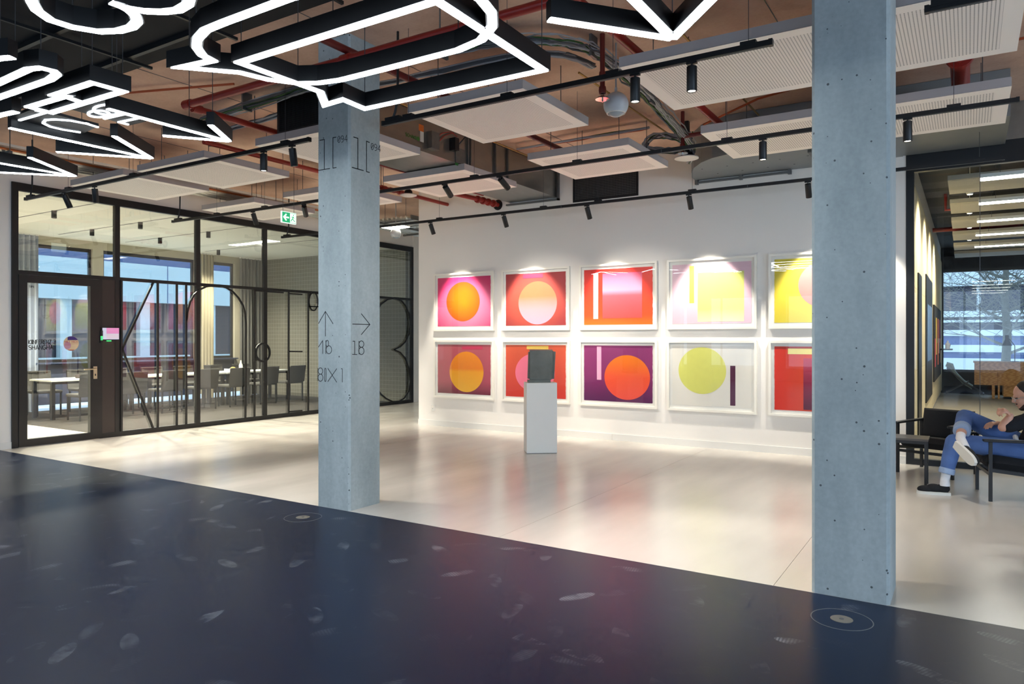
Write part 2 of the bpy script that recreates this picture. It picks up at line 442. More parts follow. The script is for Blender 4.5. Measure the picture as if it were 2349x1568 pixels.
fl = thing('floor', 'pale linoleum floor of the gallery in wide sheets', None, (0, 0, 0), kind='structure')
xs = [GX - .02, -9.0, -7.0, -5.0, -3.0, -1.0, 1.0, 3.0, 5.0, 7.0]
for i in range(len(xs) - 1):
    y1 = GY + .02 if i > 1 else 16.5
    x1 = xs[i + 1] - .0025
    if i == 1:
        part(B().box(xs[i] + .001, -8.1, GY + .02, 16.5, -.05, 0), 'floor_sheet', M_floor, fl); y1 = GY + .02
    part(B().box(xs[i], x1, EDGE, y1, -.05, 0), 'floor_sheet', M_floor, fl)
part(B().box(GX - .2, 7.0, EDGE, 16.5, -.09, -.052), 'subfloor', M_cabled, fl)
struct(B().box(GX - .02, 7.0, -7.0, EDGE - .003, -.06, 0), 'floor.001', M_dark, 'dark navy linoleum floor with dusty shoe prints')

struct(B().box(GX - .2, 7.2, BLK + .02, 16.7, CEIL, CEIL + .2), 'ceiling', M_ceil, 'bare brownish concrete ceiling slab above the gallery')
# black zone of the ceiling: soffit with a grid of slim black rails
cb = thing('ceiling.001', 'black painted ceiling zone above the light signs', None, (0, 0, CEIL - .06), kind='structure')
part(B().box(GX - .2, 7.2, -7.2, BLK, CEIL - .06, CEIL + .2), 'soffit', M_blackmatt, cb)
for i in range(9):
    y = BLK - .25 - i * .62
    part(B().box(GX, 6.9, y - .02, y + .02, CEIL - .105, CEIL - .06), 'ceiling_rail', M_black, cb)
for i in range(13):
    x = -10.2 + i * 1.24
    part(B().box(x - .012, x + .012, -4, BLK - .02, CEIL - .13, CEIL - .105), 'ceiling_rail', M_black, cb)
gr = thing('wall_back', 'white gallery wall behind the ten framed prints', None, (-4.4, GY, 0), kind='structure')
part(B().box(-8.13, -.63, GY, GY + .25, 0, CEIL), 'wall_panel', M_white, gr)
bb = thing('baseboard_back', 'white skirting along the gallery wall', None, (-4.4, GY, 0), kind='structure')
part(B().box(-8.13, -4.45, GY - .015, GY, 0, .095), 'skirting_board', M_trim, bb)
part(B().box(-4.447, -.63, GY - .015, GY, 0, .095), 'skirting_board', M_trim, bb)
struct(B().box(GX - .12, GX, -7, 4.72, 0, CEIL), 'wall_left', M_white, 'white wall left of the glass conference door')
struct(B().box(GX, GX + .014, -7, 4.72, 0, .09), 'baseboard_left', M_trim, 'white skirting beside the glass conference door')
# wall above the partition
struct(B().box(GX - .12, GX, 4.72, 13.16, 3.64, CEIL), 'wall_left.001', M_white, 'white wall strip above the glass partition')
struct(B().box(GX - .12, GX + .02, 13.16, 13.42, 0, CEIL), 'wall_left.002', M_white, 'slim white pier at the far end of the glass partition')
# corridor end
ce = thing('wall_corridor', 'white end wall of the corridor with dark door', None, (-9.6, 16.5, 0), kind='structure')
part(B().box(GX, -8.1, 16.5, 16.65, 0, CEIL), 'wall_panel', M_white, ce)
part(B().box(-10.3, -9.0, 16.46, 16.5, 0, 2.5), 'door_panel', M_brown, ce)
struct(B().box(-8.13, -8.0, GY + .25, 16.5, 0, CEIL), 'wall_corridor.001', M_white, 'white corridor side wall behind the gallery wall')
wc = thing('window_corridor', 'black framed glazing beyond the white pier', None, (GX, 14.6, 0), kind='structure')
part(B().box(GX - .06, GX, 13.42, 13.52, 0, 3.64).box(GX - .06, GX, 15.9, 16.0, 0, 3.64).box(GX - .06, GX, 13.52, 15.9, 3.54, 3.64).box(GX - .06, GX, 13.52, 15.9, 2.3, 2.44), 'window_frame', M_brown, wc)
part(B().box(GX - .035, GX - .025, 13.52, 15.9, 2.44, 3.54), 'pane', M_glass, wc)
part(B().box(GX - .035, GX - .025, 13.52, 15.9, 0, 2.3), 'pane', M_glass2, wc)
struct(B().box(GX - .12, GX, 13.42, 16.65, 3.64, CEIL), 'wall_left.003', M_white)
# walls behind and beside the camera, with the windows the daylight comes through
def window_wall(name, horiz, pos, spans, a0, a1):
    b = B(); e = sorted(spans); edges = [a0] + [q for s_ in e for q in s_] + [a1]
    t0, t1 = (pos - .2, pos) if pos < 0 else (pos, pos + .2)
    def bx(p0, p1, z0, z1):
        b.box(p0, p1, t0, t1, z0, z1) if horiz else b.box(t0, t1, p0, p1, z0, z1)
    for i in range(0, len(edges), 2): bx(edges[i], edges[i + 1], 0, CEIL + .2)
    for s0, s1 in e: bx(s0, s1, 0, .45); bx(s0, s1, 3.05, CEIL + .2)
    struct(b, name, M_white)
    for k, (s0, s1) in enumerate(e):
        w = thing('window_1', None, None, (((s0 + s1) / 2, pos, .45) if horiz else (pos, (s0 + s1) / 2, .45)), kind='structure')
        f = B()
        for q0, q1, z0, z1 in ((s0, s0 + .06, .45, 3.05), (s1 - .06, s1, .45, 3.05), (s0, s1, .45, .52), (s0, s1, 2.98, 3.05), ((s0 + s1) / 2 - .03, (s0 + s1) / 2 + .03, .45, 3.05)):
            m_ = (t0 + t1) / 2
            f.box(q0, q1, m_ - .03, m_ + .03, z0, z1) if horiz else f.box(m_ - .03, m_ + .03, q0, q1, z0, z1)
        part(f, 'window_frame', M_brown, w)
window_wall('wall_front', True, -7.0, WIN_BACK, GX - .2, 7.2)
window_wall('wall_right', False, 7.0, WIN_RIGHT, -7.0, 9.87)

# ================================================================== CONCRETE COLUMNS
def column(x0, x1, y0, y1, label):
    t = thing('concrete_column', label, 'column', ((x0 + x1) / 2, (y0 + y1) / 2, 0))
    c = .018
    ring = [(x0 + c, y0), (x1 - c, y0), (x1, y0 + c), (x1, y1 - c), (x1 - c, y1), (x0 + c, y1), (x0, y1 - c), (x0, y0 + c)]
    part(B().prism([(x, y, 0) for x, y in ring], (0, 0, CEIL)), 'shaft', M_conc, t)
    return t
colL = column(-4.947, -4.547, EDGE, EDGE + .40, 'grey concrete column painted with arrows and numbers, left of the plinth')
colR = column(-.785, -.372, EDGE, EDGE + .41, 'bare pitted concrete column at the right, in front of the fifth prints')

# lettering painted on the left column: strokes on the two faces turned to the camera
def stroke_set(parent, name, lines, plane, w, nrm, mm=M_paint, t=.0012):
    b = B()
    for ln in lines:
        closed = len(ln) > 2 and ln[0] == ln[-1]
        pts = [plane(*q) for q in (ln[:-1] if closed else ln)]
        b.sweep(pts, nrm, w, .0002, t, closed)
    return part(b, name, mm, parent)
FL = lambda u, v: ony(u, v, EDGE)
FR = lambda u, v: onx(u, v, -4.547)
def ell(cx, cy, rx, ry, n=20, a0=0, a1=360):
    full = abs(a1 - a0) >= 360
    pts = [(round(cx + rx * math.cos(math.radians(a0 + (a1 - a0) * k / n)), 3), round(cy + ry * math.sin(math.radians(a0 + (a1 - a0) * k / n)), 3)) for k in range(n + 1)]
    if full: pts[-1] = pts[0]
    return pts
c6 = lambda x, y: (700 + x * .0893, 280 + y * .0893)          # crop scale used while measuring
big = lambda *ps: [c6(*p) for p in ps]
stroke_set(colL, 'number_lettering', [big((375, 470), (492, 445), (492, 1210)), big((340, 1240), (640, 1190)),
           big((800, 385), (715, 400), (715, 1180), (805, 1165))], FL, .0075, (0, -1, 0))
stroke_set(colL, 'number_lettering', [big((1240, 382), (1352, 415), (1352, 1195)), big((1200, 1160), (1500, 1245)),
           big((1655, 522), (1575, 490), (1575, 1270), (1655, 1292))], FR, .0085, (1, 0, 0))
def digits094(f, ox, oy, w, h, sl):
    g = lambda x, y: c6(ox + x * w, oy + y * h + x * w * sl)
    return [[g(*p) for p in ln] for ln in (
        ell(.14, .5, .13, .5, 18), [(.03, .85), (.25, .15)],
        ell(.5, .28, .13, .28, 14), [(.63, .28), (.63, .7), (.55, .97), (.42, 1.0)],
        [(.97, 1.0), (.97, 0), (.75, .68), (1.05, .68)])]
stroke_set(colL, 'number_lettering', digits094(0, 835, 365, 240, 165, -.13), FL, .0045, (0, -1, 0))
stroke_set(colL, 'number_lettering', digits094(0, 1690, 535, 235, 165, .28), FR, .0052, (1, 0, 0))
c4 = lambda x, y: (440 + x * .2299, 650 + y * .2299)
L4 = lambda *ps: [c4(*p) for p in ps]
def E4(cx, cy, rx, ry, **k): return [c4(*p) for p in ell(cx, cy, rx, ry, **k)]
stroke_set(colL, 'arrow_lettering', [L4((1333, 527), (1333, 278)), L4((1264, 400), (1333, 278), (1410, 402))], FL, .0062, (0, -1, 0))
stroke_set(colL, 'direction_lettering', [L4((1262, 635), (1306, 570), (1306, 700)), L4((1338, 702), (1338, 566)), E4(1352, 598, 14, 32), E4(1368, 660, 28, 40)], FL, .0058, (0, -1, 0))
stroke_set(colL, 'direction_lettering', [L4((1258, 975), (1258, 842)), E4(1284, 872, 22, 32), E4(1284, 938, 24, 36),
           L4((1326, 860), (1330, 844), (1338, 848), (1340, 862), (1340, 960), (1336, 976), (1328, 974), (1325, 958), (1326, 860)),
           L4((1357, 978), (1447, 848)), L4((1357, 845), (1447, 985)), L4((1490, 850), (1502, 850), (1502, 985))], FL, .0056, (0, -1, 0))
stroke_set(colL, 'arrow_lettering', [L4((1602, 404), (1776, 408)), L4((1690, 300), (1776, 408), (1690, 510))], FR, .0068, (1, 0, 0))
stroke_set(colL, 'direction_lettering', [L4((1605, 575), (1625, 575), (1625, 706)), L4((1600, 706), (1650, 708)), L4((1668, 706), (1668, 572)), E4(1692, 604, 24, 32), E4(1692, 672, 26, 36)], FR, .0062, (1, 0, 0))

# ================================================================== FRAMED PRINTS
FW, FH = 1.232, .977
FX = [-7.768, -6.38, -4.978, -3.596, -2.212]
def framed(ix, z0, name_col, bgm, shapes, label):
    x0 = FX[ix]; x1 = x0 + FW; z1 = z0 + FH; yb = GY - .002; yf = GY - .045
    t = thing('framed_print', label, 'picture', ((x0 + x1) / 2, yb, z0), 'framed prints on the gallery wall')
    fb = B(); w = .03
    fb.box(x0, x0 + w, yf, yb, z0, z1).box(x1 - w, x1, yf, yb, z0, z1).box(x0 + w, x1 - w, yf, yb, z0, z0 + w).box(x0 + w, x1 - w, yf, yb, z1 - w, z1)
    part(fb, 'frame', M_frame, t)
    part(B().box(x0 + w, x1 - w, yb - .012, yb, z0 + w, z1 - w), 'mount', M_mat_board, t)
    px0, px1, pz0, pz1 = x0 + .071, x1 - .071, z0 + .078, z1 - .074
    yp = yb - .012
    # deckled sheet
    rnd = random.Random(ix * 7 + int(z0 * 10)); pts = []
    n = 40
    for k in range(n): pts.append((px0 + (px1 - px0) * k / n, pz0))
    for k in range(n): pts.append((px1 + rnd.uniform(-.004, .002), pz0 + (pz1 - pz0) * k / n))
    for k in range(n): pts.append((px1 - (px1 - px0) * k / n, pz1))
    for k in range(n): pts.append((px0 + rnd.uniform(-.002, .002), pz1 - (pz1 - pz0) * k / n))
    pr = part(B().prism([(x, yp - .003, z) for x, z in pts], (0, .003, 0)), 'print_sheet', bgm, t)
    U = lambda u: px0 + u * (px1 - px0); V = lambda v: pz0 + v * (pz1 - pz0)
    for sh in shapes:
        if sh[0] == 'o':
            _, u, v, ru, rv, mm = sh
            pg = [(U(u + ru * math.cos(k * math.pi / 30)), yp - .0045, V(v + rv * math.sin(k * math.pi / 30))) for k in range(60)]
            nm = 'printed_oval'
        else:
            _, u0, u1, v0, v1, mm = sh
            pg = [(U(u0), yp - .0045, V(v0)), (U(u1), yp - .0045, V(v0)), (U(u1), yp - .0045, V(v1)), (U(u0), yp - .0045, V(v1))]
            nm = 'printed_block'
        part(B().prism(pg, (0, .0015, 0)), nm, mm, pr)
    part(B().box(x0 + w, x1 - w, yf + .012, yf + .014, z0 + w, z1 - w), 'glazing', M_picglass, t)
ZT, ZB = 1.627, .494
G = grad
framed(0, ZT, '', G('p1', [(0, (252, 176, 204)), (.45, (246, 150, 188)), (1, (226, 52, 116))], 'r', centre=(.55, .35)),
       [('o', .487, .5, .315, .40, G('p1o', [(0, (246, 160, 14)), (.5, (244, 136, 12)), (1, (226, 66, 16))], 'r', centre=(.55, .45)))], 'framed pink print with one orange oval, leftmost of the upper row')
framed(1, ZT, '', G('p2', [(0, (222, 106, 80)), (.6, (214, 92, 76)), (1, (176, 62, 64))], 'r', centre=(.45, .4)),  # coral ground darkened to the corners: the spot cone's fall-off put into the colour
       [('o', .54, .43, .32, .41, G('p2o', [(0, (250, 200, 222)), (.35, (248, 180, 186)), (.65, (240, 140, 96)), (1, (236, 122, 84))])), ('b', .295, .63, .905, .985, mat('p2b', (176, 58, 92), .5))], 'framed coral print with a pink to apricot oval, upper row')
framed(2, ZT, '', G('p3', [(0, (246, 124, 22)), (.16, (240, 84, 24)), (.6, (236, 54, 24)), (1, (226, 40, 28))], 'v'),
       [('b', .143, .215, .105, .93, mat('p3b', (246, 240, 222), .6)), ('b', .28, .853, .115, .92, G('p3s', [(0, (230, 84, 78)), (.5, (232, 92, 104)), (.62, (246, 156, 186)), (1, (232, 76, 112))]))], 'framed red print with white bar and pink square, upper row')
framed(3, ZT, '', mat('p4', (232, 196, 208), .5, var=.02), [('b', .226, .287, .345, .97, mat('p4b', (226, 216, 92), .5)), ('b', .333, .911, .03, .85, G('p4s', [(0, (246, 244, 196)), (.25, (240, 242, 134)), (1, (236, 240, 130))]))], 'framed pale pink print with a lemon yellow square, upper row')
framed(4, ZT, '', G('p5', [(0, (236, 214, 60)), (.5, (236, 226, 96)), (1, (240, 234, 120))], 'u'), [('o', .56, .58, .29, .36, mat('p5o', (244, 158, 150), .5))], 'framed yellow print with a salmon oval, half behind the concrete column')
framed(0, ZB, '', G('p6', [(0, (120, 40, 62)), (.25, (182, 76, 96)), (1, (196, 90, 102))], 'v'), [('o', .553, .45, .32, .41, G('p6o', [(0, (252, 190, 52)), (.5, (250, 170, 24)), (.58, (244, 136, 8)), (1, (248, 150, 6))])), ('b', .47, .853, .905, .975, mat('p6b', (208, 54, 92), .5))], 'framed mauve print with a golden orange oval, lower left')
framed(1, ZB, '', G('p7', [(0, (218, 60, 48)), (1, (228, 98, 62))], 'v'), [('o', .495, .47, .33, .37, mat('p7o', (244, 122, 148), .5)), ('b', .36, .72, .92, .985, mat('p7b', (232, 196, 90), .5))], 'framed coral red print with a pink oval behind the dark sculpture')
framed(2, ZB, '', G('p8', [(0, (92, 30, 84)), (.5, (142, 44, 106)), (1, (150, 52, 112))], 'v'), [('o', .637, .435, .328, .395, G('p8o', [(0, (248, 84, 66)), (.5, (248, 88, 44)), (.85, (248, 122, 14)), (1, (246, 126, 12))])), ('b', .196, .262, .38, .98, mat('p8b', (240, 178, 206), .5))], 'framed purple print with a pink bar and orange disc, lower row')
framed(3, ZB, '', mat('p9', (232, 228, 216), .6, var=.01), [('o', .388, .59, .305, .39, mat('p9o', (222, 222, 112), .5)), ('b', .743, .806, .03, .68, mat('p9b', (84, 20, 56), .5))], 'framed cream print with a yellow disc and plum bar, lower row')
framed(4, ZB, '', G('p10', [(0, (226, 44, 20)), (.5, (232, 78, 24)), (1, (240, 110, 24))], 'u'), [('b', .153, .75, .88, .97, mat('p10b', (248, 232, 140), .5)), ('b', .327, .9, .02, .82, G('p10s', [(0, (96, 14, 48)), (.5, (150, 26, 66)), (1, (206, 62, 88))]))], 'framed red print with yellow bar and plum block, half behind the concrete column')

# ================================================================== PLINTH AND SCULPTURE
pa = math.atan2(.249, .310); pc = Vector((-4.863, 8.082, 0)); pu = Vector((math.cos(pa), math.sin(pa), 0)); pv = Vector((-math.sin(pa), math.cos(pa), 0))
pl = thing('pedestal', 'white square plinth standing free before the gallery wall', 'pedestal', pc + pu * .2 + pv * .145)
part(B().prism([pc + pu * .004 + pv * .004, pc + pu * .396 + pv * .004, pc + pu * .396 + pv * .286, pc + pu * .004 + pv * .286], (0, 0, .006)), 'foot', M_cabled, pl)
part(B().prism([pc + UP * .006, pc + pu * .4 + UP * .006, pc + pu * .4 + pv * .29 + UP * .006, pc + pv * .29 + UP * .006], (0, 0, .914)), 'shell', M_ped, pl)
sc_ = thing('sculpture', 'dark bronze sculpture of folded slabs on the white plinth', 'sculpture', pc + pu * .2 + pv * .145 + UP * .92)
def P3(u, v, z): return pc + pu * u + pv * v + UP * (.92 + z)
part(B().prism([P3(.035, .06, 0), P3(.325, .06, 0), P3(.325, .21, 0), P3(.035, .21, 0)], (0, 0, .035)), 'base_slab', M_sculp, sc_)
# front folded sheet: bent over at the top, slightly tapering to the bottom
def folded(u, v):
    w = .05 + .30 * u - .012 * math.sin(v * 3) * (u - .5)
    w = .055 + (.305 - .02 * (1 - v)) * u
    z = .035 + .415 * v; y = .085 - .015 * math.sin(v * math.pi)
    if v > .93: y += (v - .93) * .9; z -= (v - .93) ** 2 * 3
    return P3(w, y, z)
b_ = B()
pf = [folded(i / 12, j / 14) for j in range(15) for i in range(13)]
k0 = len(pf); vs = pf + [p + pv * .05 for p in pf]; fs = []
for j in range(14):
    for i in range(12):
        a = j * 13 + i; fs += [(a, a + 1, a + 14, a + 13), (k0 + a, k0 + a + 13, k0 + a + 14, k0 + a + 1)]
for i in range(12): fs += [(i, k0 + i, k0 + i + 1, i + 1), (14 * 13 + i, 14 * 13 + i + 1, k0 + 14 * 13 + i + 1, k0 + 14 * 13 + i)]
for j in range(14): fs += [(j * 13, j * 13 + 13, k0 + j * 13 + 13, k0 + j * 13), (j * 13 + 12, k0 + j * 13 + 12, k0 + j * 13 + 25, j * 13 + 25)]
b_.add(vs, fs); part(b_, 'folded_slab', M_sculp, sc_, smooth=True)
part(B().prism([P3(.325, .13, .04), P3(.385, .13, .045), P3(.405, .13, .405), P3(.355, .13, .415)], pv * .055), 'side_flap', M_sculp, sc_)
part(B().prism([P3(.035, .12, .05), P3(.065, .12, .045), P3(.07, .12, .41), P3(.045, .12, .40)], pv * .07), 'rear_slab', M_sculp, sc_)
part(B().prism([P3(.032, .105, .115), P3(.062, .105, .115), P3(.062, .105, .128), P3(.032, .105, .128)], pv * .03).prism([P3(.032, .105, .145), P3(.062, .105, .145), P3(.062, .105, .158), P3(.032, .105, .158)], pv * .03), 'edge_ridge', M_sculp, sc_)

so = thing('wall_socket', 'small white power socket low on the gallery wall', 'socket', (-7.81, GY, .25))
part(B().cbox(-7.85, -7.77, GY - .012, GY, .25, .365, .004), 'cover_plate', M_trim, so)
part(B().lathe([(.021, 0), (.021, .003), (.017, .003), (.017, .001)], (-7.81, GY - .0125, .325), 16, Vector((0, -1, 0))), 'socket_insert', M_ped, so)
part(B().box(-7.812, -7.808, GY - .0165, GY - .012, .29, .30), 'socket_pin', M_black, so)

# floor boxes in the dark floor
for (x, y), lb in (((-4.724, 4.209), 'round floor socket with worn metal cap before the lettered column'), ((-.572, 4.214), 'round floor socket with grey cap before the right concrete column')):
    t = thing('floor_socket', lb, 'floor socket', (x, y, 0))
    part(B().lathe([(.155, 0), (.155, .0015), (.150, .0015), (.150, .0008)], (x, y, 0), 40), 'rim', mat('worn_rim', (120, 122, 124), .4, metal=.5), t)
    part(B().lathe([(.1495, .0005), (.1495, .0012), (.0, .0012)], (x, y, 0), 40), 'lid', M_dark, t)
    part(B().lathe([(.056, .0012), (.056, .003), (.052, .0035), (.0, .0035)], (x, y, 0), 28), 'cap', mat('worn_steel', (128, 124, 116), .45, metal=.45, var=.12), t)
    part(B().lathe([(.012, .0035), (.012, .005), (.0, .005)], (x, y, 0), 10), 'keyhole', M_cabled, t)

# ================================================================== TRACK LIGHTING
ZT_ = 3.36
TY = {'A': 4.77, 'B': 6.95, 'C': 9.11}
def track(y, x0, x1, label, feed=None, hangers=(), joints=()):
    top = lambda x: 3.68 if (y > 9 and x > -3.2) else CEIL
    t = thing('lighting_track', label, 'lighting track', ((x0 + x1) / 2, y, ZT_), 'black lighting tracks under the ceiling')
    part(B().box(x0, x1, y - .018, y + .018, ZT_, ZT_ + .036), 'rail', M_black, t)
    part(B().box(x0 + .01, x1 - .01, y - .006, y + .006, ZT_ - .002, ZT_ + .002), 'slot', M_cabled, t)
    for h in hangers:
        hb = part(B().box(h - .05, h + .05, y - .021, y + .021, ZT_ + .03, ZT_ + .055), 'hanger', M_black, t)
        part(B().tube([(h, y, ZT_ + .05), (h, y, top(h))], .0022, 5), 'wire', M_wire, hb)
    for j in joints: part(B().box(j - .004, j + .004, y - .020, y + .020, ZT_ - .002, ZT_ + .038), 'joint', M_cabled, t)
    for e in (x0, x1): part(B().box(e - .012, e + .012, y - .02, y + .02, ZT_ - .002, ZT_ + .039), 'end_cap', M_black, t)
    if feed is not None:
        part(B().box(feed - .08, feed + .08, y - .022, y + .022, ZT_ + .02, ZT_ + .06), 'feed_box', M_black, t)
        s_ = -1 if abs(feed - x0) < abs(feed - x1) else 1
        part(B().tube([(feed, y, ZT_ + .06), (feed - .02 * s_, y, ZT_ + .1), (feed - .045 * s_, y, ZT_ + .2), (feed - .05 * s_, y, ZT_ + .4), (feed - .05 * s_, y, CEIL)], .011, 6), 'feed_cable', M_black, t, smooth=True)
    return t
track(TY['A'], -10.75, -5.27, 'black track from the glass door to the lettered column', -10.62, (-9.65, -8.2, -5.6), (-7.9,))
track(TY['A'], -4.33, -1.06, 'black track between the two concrete columns', -4.22, (-4.05, -3.05, -2.15, -1.2))
track(TY['A'], -.20, 3.2, 'black track starting right of the pitted concrete column', -.1, (.4, 2.6))
track(TY['B'], -10.82, .33, 'long black track crossing under the second row of white panels', -10.68, (-9.7, -8.6, -6.9, -4.9, -3.55, -1.95, -.1), (-7.8, -2.6))
track(TY['C'], -10.78, .31, 'long black track running along the gallery wall', -10.65, (-9.7, -7.1, -5.2, -4.33, -3.0, -1.5, .1), (-4.9, -2.3))

def spotlight(x, y, label, aim=None, power=0, group='black track spotlights', ang=50, blend=.5, col=(1.0, .93, .82), lit=True):
    """cylinder spot hanging from the track; aim = point it looks at (None: straight down)"""
    piv = Vector((x, y, ZT_ - .02))
    d = (Vector(aim) - piv).normalized() if aim else Vector((0, 0, -1))
    t = thing('track_spotlight', label, 'spotlight', piv, group)
    part(B().box(x - .035, x + .035, y - .014, y + .014, ZT_ - .016, ZT_ + .0), 'adapter', M_black, t)
    side = d.cross(Vector((0, 1, 0)) if abs(d.y) < .9 else Vector((1, 0, 0))).normalized()
    part(B().tube([piv + UP * .01, piv + d * .015 - side * 0.0, piv + d * .03], .008, 6), 'swivel', M_black, t)
    bd = part(B().lathe([(.030, .0), (.035, .004), (.035, .165), (.032, .17), (.026, .168), (.026, .160)], piv + d * .01, 20, d), 'housing', M_black, t, smooth=True)
    part(B().lathe([(.027, .159), (.027, .163), (.0, .163)], piv + d * .01, 16, d), 'lens', M_lens if lit else M_lensoff, bd)
    if power:
        L = bpy.data.lights.new('spot_lamp', 'SPOT'); L.energy = power; L.spot_size = math.radians(ang); L.spot_blend = blend; L.color = col; L.shadow_soft_size = .028
        lo = bpy.data.objects.new('spot_lamp', L); COL.objects.link(lo); lo.parent = t
        lo.location = d * .19; lo.rotation_euler = d.to_track_quat('-Z', 'Y').to_euler()
    return t
yC = TY['C']
for i, u in enumerate((987, 1155, 1346, 1580, 1853)):
    x = ony(u, 500, yC).x
    cx = FX[i] + FW / 2
    spotlight(x, yC, ORD[i] + ' tilted black spotlight from the left on the track along the gallery wall', (cx, GY, 1.66), P_GALLERY, ang=56, blend=.45)
spotlight(-.95, yC, 'sixth tilted black spotlight on the gallery wall track, behind the right column', (-1.0, GY, 1.7), P_GALLERY * .6, ang=52)
yB = TY['B']
for u, lb, aim, pw in ((580, 'slightly tilted spotlight before the third glass mullion', (-8.9, 8.3, 0), P_FLOOR), (697, 'steeply tilted spotlight beside the green exit sign', (-9.6, 9.6, .2), P_FLOOR),
                       (1020, 'left of two tilted spotlights under the middle white panel', (-5.6, GY, 1.3), P_FLOOR * .5), (1146, 'right of two tilted spotlights under the middle white panel', (-4.0, GY, 1.3), P_FLOOR * .5),
                       (1750, 'straight black spotlight on the long middle track left of the right column', None, P_DOWN), (2082, 'straight black spotlight on the long middle track right of the pitted column', None, P_DOWN)):
    x = ony(u, 400, yB).x
    spotlight(x, yB, lb, aim, pw, ang=58, blend=.7)
yA = TY['A']
for u, lb, aim, pw in ((147, 'tilted spotlight near the track end above the glass door', (-9.6, 6.2, 0), P_FLOOR), (217, 'straight spotlight above the glass door panel', (-9.4, 5.3, 0), P_FLOOR),
                       (605, 'left of two spotlights beside the lettered column', None, P_DOWN), (670, 'right of two spotlights beside the lettered column', (-5.6, 5.4, 0), P_DOWN),
                       (1457, 'glowing spotlight beside the white globe speaker', None, P_DOWN), (1587, 'glowing spotlight under the large perforated panel', None, P_DOWN)):
    x = ony(u, 400, yA).x
    spotlight(x, yA, lb, aim, pw, ang=62, blend=.7)

for k in range(2):  # unseen spots, added so more light bounces off the pale floor
    spotlight(2.3 + k * .75, yA, ['first', 'second'][k] + ' added unseen spotlight on the track right of the pitted column', None, P_DOWN, ang=62, blend=.7)
# ================================================================== PERFORATED CEILING PANELS
ZP, TP = 3.59, .078
def panel(x0, x1, y0, y1, label):
    t = thing('ceiling_panel', label, 'ceiling panel', ((x0 + x1) / 2, (y0 + y1) / 2, ZP), 'white perforated panels hung from the ceiling')
    part(B().box(x0, x1, y0, y1, ZP + .001, ZP + TP), 'tray', mat('shaded_panel_edge', (176, 170, 168), .55, var=.01), t)  # white metal greyed here, weaker light on the panel sides put into the colour
    part(B().box(x0 + .11, x1 - .11, y0 + .11, y1 - .11, ZP - .001, ZP + .004), 'perforated_field', M_perf, t)
    part(B().box(x0, x0 + .11, y0, y1, ZP - .001, ZP + .003).box(x1 - .11, x1, y0, y1, ZP - .001, ZP + .003)
         .box(x0 + .11, x1 - .11, y0, y0 + .11, ZP - .001, ZP + .003).box(x0 + .11, x1 - .11, y1 - .11, y1, ZP - .001, ZP + .003), 'plain_border', M_panel, t)
    for x in (x0 + .2, x1 - .2):
        for y in (y0 + .2, y1 - .2):
            part(B().tube([(x, y, ZP + TP - .002), (x, y, CEIL)], .004, 5), 'hanging_rod', M_wire, t)
R1, R2 = (5.17, 6.41), (7.28, 8.50)
panel(-2.28, .30, *R1, 'large perforated white panel of the front row crossing behind the right column')
panel(-4.40, -3.15, *R1, 'front row square panel right of the lettered column')
panel(-6.55, -5.27, *R1, 'front row square panel half hidden by the lettered column')
panel(-8.80, -7.45, *R1, 'front row square panel left of the lettered column under the lit arrow tips')
panel(-10.40, -9.12, *R1, 'front row square panel above the glass conference door')
panel(-2.31, .305, *R2, 'long perforated white panel of the rear row crossing behind the right column')
panel(-4.37, -3.10, *R2, 'rear row square panel above the wall ventilation grille')
panel(-6.62, -5.28, *R2, 'rear row square panel above the two tilted spotlights')
panel(-8.60, -7.35, *R2, 'rear row square panel left behind the lettered column')
panel(-10.55, -9.25, *R2, 'rear row square panel above the middle of the glass partition')

# ================================================================== LIT SIGNS HANGING FROM THE BLACK CEILING
ZS = 3.10
a1 = lambda x, y: onz(x * .2679, y * .2679, ZS)
a2 = lambda x, y: onz(400 + x * .3831, y * .3831, ZS)
a3 = lambda x, y: onz(1200 + x * .2852, y * .2852, ZS)
def lit_sign(label, paths, plane, wires=(), plate=None, thin=None, w=.066, h=.105, cat='light sign', name='light_sign'):
    pts0 = [plane(*q) for p in paths for q in p[0]]
    c = sum(pts0, Vector()) / len(pts0); c.z = ZS
    t = thing(name, label, cat, c, 'lit signs hung from the black ceiling')
    for p, closed in paths:
        pts = [plane(*q) for q in p]
        bd = part(B().sweep(pts, UP, w, .006, h, closed), 'profile', M_black, t)
        part(B().sweep(pts, UP, w - .02, 0, .008, closed), 'diffuser', M_sign, bd)
    if plate:
        part(B().prism([plane(*q) + UP * .07 for q in plate], (0, 0, .02)), 'backing_plate', mat('grey_backing', (46, 48, 52), .6), t)
        for ln in thin or ():
            closed = ln[0] == ln[-1]; pts = [plane(*q) + UP * .06 for q in (ln[:-1] if closed else ln)]
            part(B().sweep(pts, UP, .018, 0, .012, closed), 'lit_character', emit('character_diffuser', (.86, .94, 1.0), 3.0), t)
    for q in wires:
        p = plane(*q)
        part(B().tube([p + UP * (h - .01), Vector((p.x, p.y, CEIL - .06 if p.y < BLK else CEIL))], .0028, 5), 'hanging_wire', M_wire, t)
    return t
lit_sign('lit arrow head pointing back at the top right of the ceiling', [([(205, 165), (1195, 318)], False), ([(760, -120), (1200, 318)], False), ([(1640, -120), (1205, 318)], False)], a3, [(240, 170), (1200, 300), (1500, 20)], name='light_arrow')
